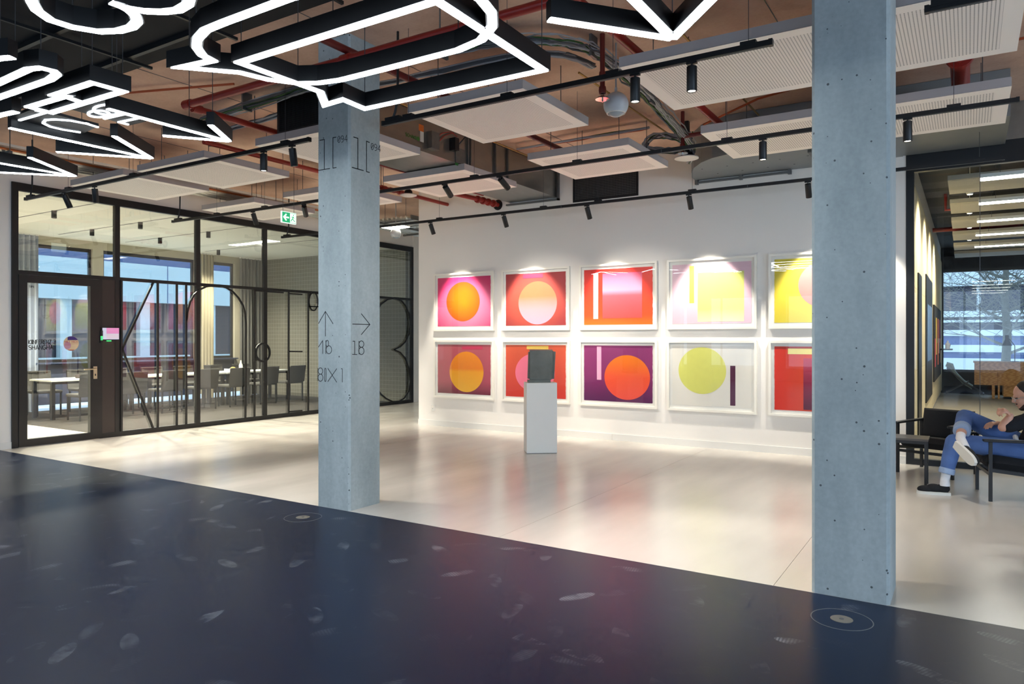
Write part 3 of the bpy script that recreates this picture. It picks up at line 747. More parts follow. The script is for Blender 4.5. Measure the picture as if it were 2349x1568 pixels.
lit_sign('large lit sign of a round and an angular outline crossing each other, top middle', [([(700, -8), (300, 140), (190, 185), (138, 240), (132, 290), (165, 335), (228, 368), (40, 408), (390, 438), (560, 480), (740, 503), (870, 500), (1000, 482), (1250, 420), (1700, 305), (1840, 245), (1905, 165), (1900, 85), (1830, 0), (1700, -75), (1500, -125), (1200, -130)], True),
          ([(390, 380), (1570, 12), (2208, 425), (1140, 655), (1010, 600), (902, 632), (872, 553)], True)], a2, [(300, 140), (130, 270), (740, 503), (1700, 305), (400, 378), (950, 200), (1570, 12), (2200, 425), (1140, 652)], name='light_letter')
lit_sign('lit curved numeral three at the top left', [([(268, -80), (268, 20), (310, 95), (430, 180), (620, 240), (850, 278), (1020, 272), (1135, 240), (1178, 195), (1155, 140), (1100, 92), (1030, 55), (950, 28)], False), ([(950, 28), (1100, 82), (1250, 105), (1400, 110), (1530, 95), (1615, 45), (1640, -60)], False)], a1, [(620, 240), (1140, 235), (1400, 110)], name='light_letter')
lit_sign('lit rounded arch shaped character at the left edge', [([(-150, 780), (0, 712), (250, 598), (350, 588), (450, 612), (488, 645), (430, 688), (0, 838), (-150, 892)], False), ([(-100, 528), (0, 508), (110, 498)], False)], a1, [(0, 712), (350, 590)], name='light_letter')
lit_sign('lit angular letter of two stacked boxes left of the signs', [([(470, 820), (790, 715), (1055, 788), (440, 970), (250, 922), (560, 830)], True), ([(555, 832), (690, 878)], False)], a1, [(790, 715), (1050, 788)], name='light_letter')
lit_sign('short lit bar at the left edge below the angular letter', [([(-140, 1036), (0, 992), (140, 962)], False)], a1, [(0, 992)], name='light_letter')
lit_sign('lit arrow with numeral plate 18, nearest the lettered column', [([(920, 936), (1955, 1213)], False), ([(1800, 1075), (1960, 1213)], False), ([(1395, 1166), (1958, 1213)], False)], a1, [(960, 950), (1620, 1125), (1820, 1090)],
         [(610, 1020), (905, 940), (1395, 1085), (1110, 1150)], [ell(945, 1015, 145, 42, 22), ell(845, 1050, 90, 27, 18), [(890, 1090), (1165, 1030)], [(1285, 1065), (1020, 1118), (1100, 1138)]], name='light_arrow', w=.058)
lit_sign('lit arrow with character plate 1C, second from the lettered column', [([(80, 1100), (1290, 1358)], False), ([(975, 1170), (1295, 1358)], False), ([(485, 1305), (1292, 1358)], False)], a1, [(130, 1110), (700, 1235), (1000, 1180)],
         [(75, 1092), (290, 1012), (845, 1155), (700, 1222)], [[(165, 1103), (390, 1040), (300, 1020)], [(840, 1160), (740, 1130), (600, 1105), (470, 1095), (390, 1100), (368, 1125), (430, 1155), (540, 1180), (690, 1203)]], name='light_arrow', w=.058)
lit_sign('lit arrow at the left edge above the glass door', [([(-320, 1345), (636, 1510)], False), ([(255, 1352), (640, 1510)], False), ([(-100, 1474), (638, 1510)], False)], a1, [(-40, 1400), (280, 1362)], name='light_arrow', w=.058)

# ================================================================== STROKE FONT (thin single-line lettering)
def arc(cx, cy, rx, ry, a0, a1, n=8):
    return [(cx + rx * math.cos(math.radians(a0 + (a1 - a0) * k / n)), cy + ry * math.sin(math.radians(a0 + (a1 - a0) * k / n))) for k in range(n + 1)]
GLYPH = {
 'K': (.5, [[(0, 0), (0, 1)], [(.48, 1), (0, .45), (.48, 0)]]), 'O': (.22, [arc(.1, .88, .1, .12, 180, 0, 6) + arc(.1, .12, .1, .12, 0, -180, 6) + [(0, .88)]]),
 'N': (.52, [[(0, 0), (0, 1), (.5, 0), (.5, 1)]]), 'F': (.42, [[(0, 0), (0, 1), (.4, 1)], [(0, .55), (.34, .55)]]), 'E': (.42, [[(.4, 0), (0, 0), (0, 1), (.4, 1)], [(0, .55), (.34, .55)]]),
 'R': (.45, [[(0, 0), (0, 1), (.2, 1)] + arc(.2, .76, .22, .24, 90, -90) + [(0, .52)], [(.2, .52), (.44, 0)]]), 'Z': (.45, [[(0, 1), (.43, 1), (0, 0), (.43, 0)]]),
 '3': (.45, [arc(.18, .76, .24, .24, 140, -90) + arc(.18, .26, .26, .26, 90, -140)]), 'S': (.5, [arc(.25, .75, .23, .25, 40, 270) + arc(.25, .25, .24, .25, 90, -140)]),
 'H': (.55, [[(0, 0), (0, 1)], [(.53, 0), (.53, 1)], [(0, .5), (.53, .5)]]), 'A': (.55, [[(0, 0), (.27, 1), (.54, 0)], [(.1, .35), (.44, .35)]]),
 'G': (.6, [arc(.29, .5, .29, .5, 50, 340) + [(.56, .45), (.32, .45)]]), 'I': (.06, [[(.02, 0), (.02, 1)]]), 'M': (.6, [[(0, 0), (0, 1), (.29, .3), (.58, 1), (.58, 0)]]),
 'T': (.45, [[(.22, 0), (.22, 1)], [(0, 1), (.45, 1)]]), 'C': (.5, [arc(.28, .5, .27, .5, 55, 305)]), 'P': (.42, [[(0, 0), (0, 1), (.2, 1)] + arc(.2, .75, .2, .25, 90, -90) + [(0, .5)]]), ' ': (.3, []),
 'W': (.6, [[(0, 1), (.15, 0), (.3, .7), (.45, 0), (.6, 1)]]),
}
def text_on(parent, name, txt, org, right, up, width, height, stroke, mm, nrm, gap=.16):
    adv = sum(GLYPH[c][0] + gap for c in txt) - gap
    b = B(); x = 0; k = width / adv
    for c in txt:
        w_, lines = GLYPH[c]
        for ln in lines:
            cl = len(ln) > 3 and (Vector(ln[0]) - Vector(ln[-1])).length < 1e-5
            b.sweep([Vector(org) + Vector(right) * ((x + q[0]) * k) + Vector(up) * (q[1] * height) for q in (ln[:-1] if cl else ln)], nrm, stroke, .0002, .0012, cl)
        x += w_ + gap
    return part(b, name, mm, parent)

# ================================================================== GLASS PARTITION WITH LETTER BARS
gp = thing('glass_partition', 'black framed glass partition with large letter bars before the conference room', 'partition', (GX, 9, 0))
X0, X1 = GX - .04, GX + .03
def fr(y0, y1, z0, z1, name, m=M_brown, x0=X0, x1=X1, par=None): return part(B().box(x0, x1, y0, y1, z0, z1), name, m, par or gp)
fr(4.72, 13.16, 3.53, 3.64, 'head_rail'); fr(5.93, 13.16, 0, .075, 'sill_rail')
fr(4.72, 4.80, 0, 3.53, 'jamb'); fr(13.08, 13.16, .075, 3.53, 'jamb')
mull = [6.13, 7.505, 8.89, 10.28, 11.67]
for y in mull: fr(y, y + .075, .075, 3.53, 'mullion')
fr(4.80, 6.13, 2.385, 2.44, 'transom')
ends = mull + [13.08]
for i in range(5):
    fr(ends[i] + .075, ends[i + 1], 2.39, 2.44, 'transom')
    part(B().box(GX - .006, GX + .006, ends[i] + .075, ends[i + 1], 2.44, 3.53), 'pane', M_glass, gp)
    part(B().box(GX - .006, GX + .006, ends[i] + .075, ends[i + 1], .075, 2.39), 'pane', M_glass2 if i > 2 else M_glass, gp)
part(B().box(GX - .006, GX + .006, 4.80, 6.13, 2.44, 3.53), 'pane', M_glass, gp)
part(B().box(X0 + .01, X1 - .006, 5.935, 6.13, .075, 2.385), 'solid_panel', M_panelb, gp)
fr(5.905, 5.935, 0, 2.385, 'door_post')
XB = GX + .035
def bars(name, lines, w=.03):
    for ln in lines:
        closed = len(ln) > 2 and ln[0] == ln[-1]
        pts = [onx(u, v, XB) for u, v in (ln[:-1] if closed else ln)]
        part(B().sweep(pts, (1, 0, 0), w, -.012, .012, closed), name, M_brown, gp)
zt, zb = 2.39, .075
def vb(u):      # full-height upright at pixel column u
    y = onx(u, 800, XB).y
    part(B().box(XB - .012, XB + .012, y - .015, y + .015, zb, zt), 'letter_bar', M_brown, gp)
for u in (278.5, 361.8, 405.5, 427, 583.8, 662, 707): vb(u)
bars('letter_bar', [[(351.6, 647), (280, 800)], [(280, 800), (351, 981)]])
bars('letter_bar', [[(427.5, 735), (430, 712), (436, 692), (445, 676), (458, 664), (473, 657), (490, 654.5), (506, 655.5), (520, 660), (534, 669), (547, 683), (557, 700), (562, 718), (563.8, 740), (563, 958)]])
bars('letter_bar', [ell(602.7, 808, 16, 20.5, 28)], .035)
bars('letter_bar', [[(584, 666), (650, 671)], [(664, 673), (693, 675)], [(662, 805.5), (693, 806)], [(662, 944), (693, 941)], ell(718.5, 691, 10, 21, 24), [(707, 703), (730, 703)]], .026)
bars('letter_bar', [[(862, 716), (874, 697), (888, 687), (903, 683), (921, 690), (931, 702), (938, 720), (941, 742), (938, 765), (930, 783), (918, 795), (903, 801.6)], [(903, 801.6), (918, 808), (930, 822), (938, 845), (941, 872), (937, 897), (927, 913), (915, 920), (900, 920.5), (886, 914), (874, 904), (864, 890)]], .03)

# ---- glass door
dr = thing('door_1', 'black framed glass door to the conference room', None, (GX, 5.35, 0), kind='structure')
lf = B().box(X0 + .01, X1 + .012, 4.80, 4.905, 0.008, 2.38).box(X0 + .01, X1 + .012, 5.755, 5.90, 0.008, 2.38).box(X0 + .01, X1 + .012, 4.905, 5.755, 2.275, 2.38).box(X0 + .01, X1 + .012, 4.905, 5.755, 0.008, .104)
part(lf, 'door_leaf', M_brown, dr)
part(B().box(GX - .005, GX + .005, 4.905, 5.755, .104, 2.275), 'pane', M_glass, dr)
hd = part(B().box(X1 + .012, X1 + .02, 5.795, 5.85, .90, 1.085), 'handle_plate', mat('brushed_nickel', (190, 176, 150), .3, metal=.8), dr)
part(B().tube([(X1 + .02, 5.82, 1.05), (X1 + .055, 5.82, 1.05), (X1 + .06, 5.80, 1.05), (X1 + .06, 5.64, 1.045)], .010, 8), 'lever', MATS['brushed_nickel'], hd, smooth=True)
part(B().box(X1 + .02, X1 + .024, 5.815, 5.83, .945, .975), 'keyhole', M_black, hd)
XG = GX + .0055
yA0, yA1 = onx(65.7, 780, XG).y, onx(127.5, 780, XG).y
def zat(u, v): return onx(u, v, XG).z
text_on(dr, 'room_lettering', 'KONFERENZ 3', (XG, yA0, zat(66, 788.8)), (0, 1, 0), UP, yA1 - yA0, zat(66, 779.3) - zat(66, 788.8), .009, M_paint, (1, 0, 0))
yS1 = onx(124, 780, XG).y
text_on(dr, 'room_lettering', 'SHANGHAI', (XG, yA0, zat(66, 801.8)), (0, 1, 0), UP, yS1 - yA0, zat(66, 791.5) - zat(66, 801.8), .009, M_paint, (1, 0, 0))
text_on(dr, 'room_lettering', 'TOPO', (XG, onx(66, 660, XG).y, zat(66, 659)), (0, 1, 0), UP, onx(78, 660, XG).y - onx(66, 660, XG).y, .026, .004, M_paint, (1, 0, 0))
sc0 = onx(163.3, 787.3, XG + .001); rr = .107
def disc(cy, cz, r, x, n=40, a0=0, a1=360): return [(x, cy + r * math.cos(math.radians(a0 + (a1 - a0) * k / n)), cz + r * math.sin(math.radians(a0 + (a1 - a0) * k / n))) for k in range(n)]
stk = part(B().prism(disc(sc0.y, sc0.z, rr, XG), (.0008, 0, 0)), 'round_sticker', mat('sticker_cream', (222, 196, 160), .6), dr)
sy, sz, sx = sc0.y, sc0.z, XG + .0009
def chord(z0, z1, y0, y1, m):     # piece of the disc between two heights
    pts = []
    for k in range(17):
        z = z0 + (z1 - z0) * k / 16; h_ = math.sqrt(max(0, (rr * .985) ** 2 - z * z)); pts.append((sx, sy + min(h_, y1), sz + z))
    for k in range(17):
        z = z1 - (z1 - z0) * k / 16; h_ = math.sqrt(max(0, (rr * .985) ** 2 - z * z)); pts.append((sx, sy + max(-h_, y0), sz + z))
    part(B().prism(pts, (.0005, 0, 0)), 'sticker_field', m, stk)
chord(.048, .1045, -.05, .12, mat('sticker_violet', (62, 40, 120), .6)); chord(-.1045, -.092, -.12, .12, mat('sticker_red', (168, 58, 48), .6))
pts = [(sx, sy - .052 + .049 * math.cos(k * math.pi / 12), sz - .03 + .055 * math.sin(k * math.pi / 12)) for k in range(24)]
part(B().prism(pts, (.0005, 0, 0)), 'sticker_field', mat('sticker_mauve', (196, 150, 172), .6), stk)
text_on(stk, 'sticker_lettering', 'MIET MICH', (sx + .0006, sy - .09, sz + .010), (0, 1, 0), UP, .18, .028, .004, mat('sticker_ink', (190, 96, 96), .6), (1, 0, 0))
for q0, q1, q in ((-.09, .09, -.006), (-.088, -.012, -.017), (-.088, -.012, -.026)):
    part(B().box(sx + .0005, sx + .001, sy + q0, sy + q1, sz + q - .0015, sz + q + .0015), 'sticker_rule', MATS['sticker_ink'], stk)

# ---- booking display and reader on the solid panel
XP = X1 - .006
bd = thing('room_display', 'lit booking tablet with pink screen beside the glass door', 'display', (XP, 6.04, 1.5))
p0, p1 = onx(232.5, 778, XP), onx(270.5, 752, XP)
part(B().box(XP, XP + .03, p0.y - .012, p1.y + .006, p0.z - .018, p1.z + .008), 'housing', M_black, bd)
scr = part(B().box(XP + .03, XP + .031, p0.y, p1.y, p0.z, p1.z), 'screen', emit('screen_white', (205, 205, 228), .45), bd)
part(B().box(XP + .031, XP + .0315, p0.y + .06, p1.y, (p0.z + p1.z) / 2, p1.z), 'screen_block', emit('screen_pink', (218, 140, 190), .45), scr)
part(B().box(XP + .031, XP + .0315, p0.y + .06, p1.y, p0.z + .01, (p0.z + p1.z) / 2 - .006), 'screen_block', emit('screen_cream', (214, 200, 214), .4), scr)
part(B().box(XP + .005, XP + .025, 6.0, 6.06, p0.z - .026, p0.z - .018), 'status_light', emit('green_led', (60, 255, 110), 4.0), bd)
rd = thing('card_reader', 'slim black card reader with green lights beside the tablet', 'card reader', (X1, 5.92, 1.5))
part(B().box(X1, X1 + .025, 5.895, 5.933, 1.44, 1.62), 'housing', M_black, rd)
part(B().box(X1 + .025, X1 + .026, 5.90, 5.907, 1.475, 1.535).box(X1 + .025, X1 + .026, 5.918, 5.925, 1.475, 1.535), 'status_light', MATS['green_led'], rd)

# ================================================================== CONFERENCE ROOM BEHIND THE GLASS
CX0 = -16.2; CZ = 3.62
M_carpet = mat('dark_loop_carpet', (40, 35, 30), .95, var=.35, scale=26, bump=.4, bscale=300, stretch=(1, 3, 1))
struct(B().box(CX0, GX - .02, 4.4, 6.18, -.05, 0), 'floor.002', M_floor, 'pale linoleum strip just inside the glass door')
struct(B().box(CX0, GX - .02, 6.18, 13.05, -.05, .004), 'floor.003', M_carpet, 'dark carpet of the conference room')
cc = thing('ceiling.002', 'white slotted ceiling of the conference room', None, (-13.6, 9, CZ), kind='structure')
part(B().box(CX0 - .2, GX - .04, 4.3, 13.2, CZ, CZ + .1), 'ceiling_board', mat('conference_ceiling', (238, 236, 226), .8, var=.01), cc)
slotY = [onz(126, 483, CZ).y, onz(211, 526, CZ).y, onz(360, 546, CZ).y, onz(500, 573, CZ).y]
for y in slotY:
    part(B().box(CX0 + .5, GX - .5, y - .012, y + .012, CZ - .003, CZ), 'slot_diffuser', M_black, cc)
struct(B().box(CX0, GX - .12, 4.3, 4.42, 0, CZ), 'wall_conference', M_white)
def tilewall():
    m = bpy.data.materials.new('grid_wall_covering'); m.use_nodes = True; nt = m.node_tree; p = nt.nodes['Principled BSDF']; L = nt.links
    tc = N(nt, 'ShaderNodeTexCoord'); mp = N(nt, 'ShaderNodeMapping'); mp.inputs['Rotation'].default_value = (math.pi / 2, 0, 0)
    L.new(tc.outputs['Object'], mp.inputs[0])
    br = N(nt, 'ShaderNodeTexBrick'); br.offset = 0; br.inputs['Scale'].default_value = 1; br.inputs['Brick Width'].default_value = .1; br.inputs['Row Height'].default_value = .1
    br.inputs['Mortar Size'].default_value = .0045; br.inputs['Color1'].default_value = srgb((112, 108, 96)) + (1,); br.inputs['Color2'].default_value = srgb((118, 114, 102)) + (1,); br.inputs['Mortar'].default_value = srgb((158, 154, 142)) + (1,)
    L.new(mp.outputs[0], br.inputs['Vector']); L.new(br.outputs['Color'], p.inputs['Base Color']); p.inputs['Roughness'].default_value = .7
    return m
struct(B().box(CX0 - .2, GX - .12, 13.05, 13.2, 0, CEIL), 'wall_conference.001', tilewall(), 'grey wall with a fine pale grid at the conference room end')
M_bluepaint = mat('slate_blue_panel', (44, 54, 78), .6, var=.06)
M_beige = mat('beige_plaster', (176, 168, 148), .8, var=.02)
OPEN = [(7.30, 8.52), (8.75, 11.0), (11.48, 12.14)]
ww = B(); edges = [4.3] + [q for s_ in OPEN for q in s_] + [13.2]
for i in range(0, len(edges), 2): ww.box(CX0 - .18, CX0, edges[i], edges[i + 1], .12, CZ + .1)
for s0, s1 in OPEN: ww.box(CX0 - .18, CX0, s0, s1, 3.45, CZ + .1)
struct(ww, 'wall_conference.002', M_beige, 'beige window wall of the conference room')
pw = B()
for s0, s1 in OPEN: pw.box(CX0 - .16, CX0 - .02, s0, s1, .12, 1.0)
struct(pw, 'wall_conference.003', M_bluepaint, 'slate blue parapet below the conference windows')
for k, (s0, s1) in enumerate(OPEN):
    w = thing('window_2', None, None, (CX0 - .1, (s0 + s1) / 2, 1.0), kind='structure')
    f = B()
    for a, b, c, d in ((s0, s0 + .05, 1.0, 3.45), (s1 - .05, s1, 1.0, 3.45), (s0, s1, 1.0, 1.06), (s0, s1, 3.38, 3.45)): f.box(CX0 - .13, CX0 - .07, a, b, c, d)
    part(f, 'window_frame', M_brown, w)
    part(B().box(CX0 - .103, CX0 - .097, s0 + .05, s1 - .05, 1.06, 3.38), 'pane', M_glass, w)
    part(B().box(CX0 - .1, CX0 + .12, s0 - .03, s1 + .03, .97, 1.0), 'sill', M_bluepaint, w)
# curtains
def curtain(y0, y1, x, label, mm, n=9):
    t = thing('curtain', label, 'curtain', (x, (y0 + y1) / 2, .02))
    b = B()
    fn = lambda off: (lambda u, v: (x + off + .045 * math.sin(u * n * 2 * math.pi) * (1 - .2 * v), y0 + (y1 - y0) * u, .02 + (CZ - .04) * v))
    b.grid(fn(0), n * 10, 3); b.grid(fn(-.006), n * 10, 3)
    part(b, 'cloth', mm, t, smooth=True)
    part(B().box(x - .03, x + .03, y0, y1, CZ - .03, CZ), 'curtain_rail', M_trim, t)
M_sheer = mat('pale_curtain', (150, 156, 168), .9, var=.04)
curtain(6.85, 7.36, CX0 + .14, 'pale pleated curtain beside the left conference window', M_sheer, 5)
curtain(11.08, 11.42, CX0 + .14, 'beige pleated curtain between the conference windows', mat('beige_curtain', (160, 150, 126), .9, var=.05), 4)
curtain(12.2, 12.95, CX0 + .14, 'dark grey pleated curtain in the far conference corner', mat('dark_curtain', (92, 90, 86), .9, var=.05), 7)

# ceiling spots of the conference room
def csp(u, v, label, y):
    r = ray(u, v); t_ = y / r[1]; x = r[0] * t_
    t = thing('ceiling_spotlight', label, 'spotlight', (x, y, CZ), 'small black ceiling spots in the conference room')
    bd_ = part(B().lathe([(.04, 0), (.04, -.12), (.035, -.122), (.033, -.118)], (x, y, CZ), 16), 'housing', M_black, t, smooth=True)
    part(B().lathe([(.033, -.117), (.033, -.113), (0, -.113)], (x, y, CZ), 12), 'lens', M_lens, bd_)
    L_ = bpy.data.lights.new('spot_lamp', 'SPOT'); L_.energy = 800; L_.spot_size = math.radians(140); L_.spot_blend = .8; L_.color = (1, .9, .74); L_.shadow_soft_size = .04
    lo = bpy.data.objects.new('spot_lamp', L_); COL.objects.link(lo); lo.parent = t; lo.location = (0, 0, -.14)
csp(124, 495, 'conference room spot nearest the glass door', slotY[0]); csp(211, 535, 'conference room spot above the left window', slotY[1]); csp(322, 518, 'conference room spot left of the sign reflection', slotY[1])
csp(367, 555, 'conference room spot above the middle window', slotY[2]); csp(478, 541, 'conference room spot right of the second mullion', slotY[2]); csp(501, 572, 'rearmost conference room spot before the grid wall', slotY[3])
le = thing('ceiling_light', 'flat lit ceiling panel inside the conference room', 'ceiling light', (-13.2, 10.6, CZ), None)
pc_ = onz(563, 559, CZ - .01)
le.location = (pc_.x, pc_.y, CZ); WORLD[le] = Vector((pc_.x, pc_.y, CZ))
part(B().box(pc_.x - .45, pc_.x + .45, pc_.y - .12, pc_.y + .12, CZ - .015, CZ), 'tray', M_trim, le)
part(B().box(pc_.x - .44, pc_.x + .44, pc_.y - .11, pc_.y + .11, CZ - .018, CZ - .014), 'diffuser', emit('warm_led', (1, .93, .8), 9), le)

# tables and chairs
M_tabletop = mat('pale_table_top', (196, 198, 194), .4, var=.02)
M_chairfab = mat('grey_chair_fabric', (62, 60, 56), .9, var=.12, scale=40)
for i in range(3):
    y0, y1 = 6.7 + i * 1.86, 6.7 + i * 1.86 + 1.84
    t = thing('conference_table', ['conference table end nearest the glass door', 'middle conference table of the long row', 'conference table at the far end of the row'][i], 'table', (-14.56, (y0 + y1) / 2, .004), 'white topped conference tables in a row')
    part(B().box(-14.96, -14.16, y0, y1, .705, .735), 'tabletop', M_tabletop, t)
    part(B().box(-14.9, -14.22, y0 + .06, y1 - .06, .655, .705), 'apron', M_black, t)
    for x in (-14.93, -14.25):
        for y in (y0 + .03, y1 - .09): part(B().box(x, x + .06, y, y + .06, .004, .705), 'leg', M_black, t)
def conf_chair():
    t = thing('conference_chair', 'grey chair', 'chair', (0, 0, 0), 'grey chairs around the conference tables')
    part(B().cbox(-.24, .24, -.24, .22, .43, .485, .012), 'seat', M_chairfab, t)
    part(B().grid(lambda u, v: (-.24 + .48 * u, .21 + .05 * v - .03 * math.sin(u * math.pi) * -1, .47 + .37 * v), 8, 5).grid(lambda u, v: (.24 - .48 * u, .25 + .05 * v + .03 * math.sin(u * math.pi), .47 + .37 * v), 8, 5)
         .box(-.24, .24, .255, .305, .83, .855), 'backrest', M_chairfab, t, smooth=True)
    for x in (-.22, .20):
        for y in (-.22, .20): part(B().box(x, x + .025, y, y + .025, 0, .44), 'leg', M_black, t)
    return t
cproto = conf_chair(); first = True
for side, x, rz in (('window side', -15.32, math.pi / 2), ('glass side', -13.78, -math.pi / 2)):
    for i in range(7):
        c = cproto if first else copy_tree(cproto); first = False
        c.location = (x, 7.12 + i * .79, .004); c.rotation_euler = (0, 0, rz + random.uniform(-.06, .06))
        c['label'] = ORD[i] + ' grey conference chair from the door on the ' + side + ' of the tables'
# things on the far table
ty = 10.9
tr_ = thing('serving_tray', 'pale tray with bottle and cups on the conference table', 'tray', (-14.5, ty, .735))
part(B().box(-14.66, -14.34, ty - .2, ty + .2, .735, .75), 'tray_base', M_trim, tr_)
part(B().box(-14.66, -14.34, ty - .2, ty - .19, .75, .80).box(-14.66, -14.34, ty + .19, ty + .2, .75, .80), 'tray_rim', M_trim, tr_)
bt = thing('bottle', 'white bottle standing on the serving tray', 'bottle', (-14.45, ty + .1, .75))
part(B().lathe([(.04, 0), (.045, .02), (.045, .13), (.02, .18), (.016, .23), (.018, .24), (0, .24)], (-14.45, ty + .1, .75), 14), 'body', M_trim, bt, smooth=True)
bk = thing('snack_basket', 'small basket of yellow snacks on the serving tray', 'basket', (-14.5, ty - .08, .75))
part(B().lathe([(.05, 0), (.075, .06), (.07, .06), (.047, .006), (0, .006)], (-14.5, ty - .08, .75), 14), 'bowl', M_trim, bk)
part(B().lathe([(.066, .05), (.05, .075), (.02, .088), (0, .09)], (-14.5, ty - .08, .75), 10), 'filling', mat('yellow_snacks', (206, 176, 80), .7, var=.3, scale=60), bk)
sp_ = thing('water_carafe', 'black capped carafe standing on the nearest conference table', 'carafe', (-14.5, 7.5, .735))
part(B().cbox(-14.62, -14.40, 7.35, 7.62, .735, .80, .008), 'body', mat('dark_box', (60, 42, 36), .5), sp_)
part(B().box(-14.56, -14.46, 7.44, 7.52, .80, .812), 'lid', M_black, sp_)
sp_['label'] = 'low dark box lying on the nearest conference table'; sp_['category'] = 'box'; sp_.name = 'table_box'

# outside the conference windows: neighbouring facade and pale terrace
M_facade = mat('pale_facade', (200, 210, 214), .8, var=.03, scale=2)
M_fdark = mat('slate_facade', (70, 92, 140), .6, var=.08, scale=1)
M_fglass = mat('facade_glazing', (24, 32, 56), .45, var=.25, scale=1)
struct(B().box(-40, CX0 - .2, -8, 34, -.3, -.03), 'ground', mat('pale_terrace', (214, 216, 214), .9, var=.05), 'pale terrace outside the conference windows')
nb = thing('neighbour_building', 'pale building with slate band seen through the conference windows', 'building', (-24, 14, -.03))
part(B().box(-26, -24, 4, 30, 2.75, 4.05), 'spandrel_band', M_facade, nb)
part(B().box(-26, -24.3, 4, 30, 4.05, 7.2), 'upper_band', M_fdark, nb)
part(B().box(-26, -24.4, 4, 30, -.03, 2.75), 'glazed_base', M_fglass, nb)
part(B().box(-24.4, -24.1, 4, 30, -.03, .9), 'plinth_band', M_facade, nb)
for i in range(9):
    y = 6.5 + i * 2.6
    part(B().box(-24.4, -24.15, y, y + .35, .9, 2.75), 'pier', M_facade, nb)
    part(B().box(-24.005, -23.995, y + .9, y + .93, 2.75, 4.05), 'panel_joint', M_fdark, nb)

# ================================================================== RIGHT-HAND GLASS OFFICE
OY = GY + .02
og = thing('glass_front', 'black framed glass front of the office behind the seated man', 'partition', (3, OY, 0))
def gfr(x0, x1, z0, z1, name, m=M_black): return part(B().box(x0, x1, OY - .03, OY + .05, z0, z1), name, m, og)
gfr(-.628, -.545, 0, 3.73, 'jamb'); gfr(-.545, 7.0, 3.48, 3.73, 'head_rail'); gfr(-.545, 7.0, 0, .07, 'sill_rail')
pxs = [-.545, .114, 1.5, 2.9, 4.3, 5.7, 7.0]
for i in range(6):
    part(B().box(pxs[i] + .003, pxs[i + 1] - .003, OY - .006, OY + .006, .07, 3.48), 'pane', M_offglass, og)
    if i: part(B().box(pxs[i] - .003, pxs[i] + .003, OY - .008, OY + .008, .07, 3.48), 'joint_seal', M_cabled, og)
struct(B().box(-.63, 7.2, OY - .02, OY + .1, 3.73, CEIL), 'wall_back.001', M_galv, 'metal fascia above the glass office front')
ofl = mat('office_carpet', (150, 142, 128), .95, var=.2, scale=60, bump=.3, bscale=300)
struct(B().box(-.7, 7.0, OY + .05, 23.3, -.05, 0), 'floor.004', ofl, 'beige carpet of the glass office')
struct(B().box(-.8, 7.2, OY + .1, 23.5, 4.0, 4.2), 'ceiling.003', mat('office_ceiling_dark', (52, 54, 58), .8), 'dark ceiling of the glass office')
WX = -.62
ow = thing('wall_office', 'tan felt covered wall of the glass office', None, (WX, 16, 0), kind='structure')
M_felt = mat('tan_felt', (226, 208, 166), .95, var=.1, scale=30, bump=.3, bscale=120)
part(B().box(WX - .12, WX - .02, OY + .05, 23.3, 0, 4.0), 'wall_panel', M_white, ow)
for y0, y1 in ((9.95, 11.85), (11.86, 13.6), (13.61, 16.9), (16.91, 19.6), (19.61, 23.3)):
    for z0, z1 in ((.08, 1.05), (1.055, 2.2), (2.205, 3.6)):
        part(B().box(WX - .02, WX, y0, y1 - .006, z0, z1), 'felt_panel', M_felt, ow)
bs = thing('display_board', 'narrow tall black board on the tan felt wall', 'board', (WX, 12.3, .1))
part(B().box(WX, WX + .02, 11.95, 12.75, .1, 2.45), 'board', M_black, bs)
bs = thing('display_board', 'wide black board with pinned prints on the tan felt wall', 'board', (WX, 15.3, .4))
part(B().box(WX, WX + .02, 14.2, 16.6, .4, 2.6), 'board', M_black, bs)
for k in range(3): part(B().box(WX + .02, WX + .024, 14.6 + k * .6, 15.05 + k * .6, 1.1, 2.1), 'pinned_print', mat('bluish_print', (110, 140, 180), .5), bs)
bs = thing('display_board', 'colourful pinned posters board at the far end of the felt wall', 'board', (WX, 18.8, .6))
part(B().box(WX, WX + .03, 17.3, 21.6, .6, 2.2), 'board', M_blackmatt, bs)
for k, c in enumerate(((196, 60, 66), (232, 190, 60), (60, 120, 80), (214, 96, 40), (200, 200, 196), (190, 70, 110), (196, 140, 80))):
    part(B().box(WX + .03, WX + .036, 17.5 + k * .56, 17.95 + k * .56, .9 + (k % 3) * .25, 1.5 + (k % 2) * .45), 'pinned_poster', mat('poster_%d' % k, c, .6), bs)
sh = thing('wall_shelf', 'small black shelf with bottles at the end of the felt wall', 'shelf', (WX, 20.6, 1.25))
part(B().box(WX + .036, WX + .30, 20.2, 21.0, 1.22, 1.25), 'shelf_board', M_black, sh)
part(B().lathe([(.05, 0), (.05, .12), (.02, .16), (.02, .2), (0, .2)], (WX + .2, 20.4, 1.25), 10), 'jar', M_ped, sh)
part(B().lathe([(.04, 0), (.06, .1), (.03, .14), (0, .14)], (WX + .2, 20.7, 1.25), 10), 'jar', M_cabled, sh)
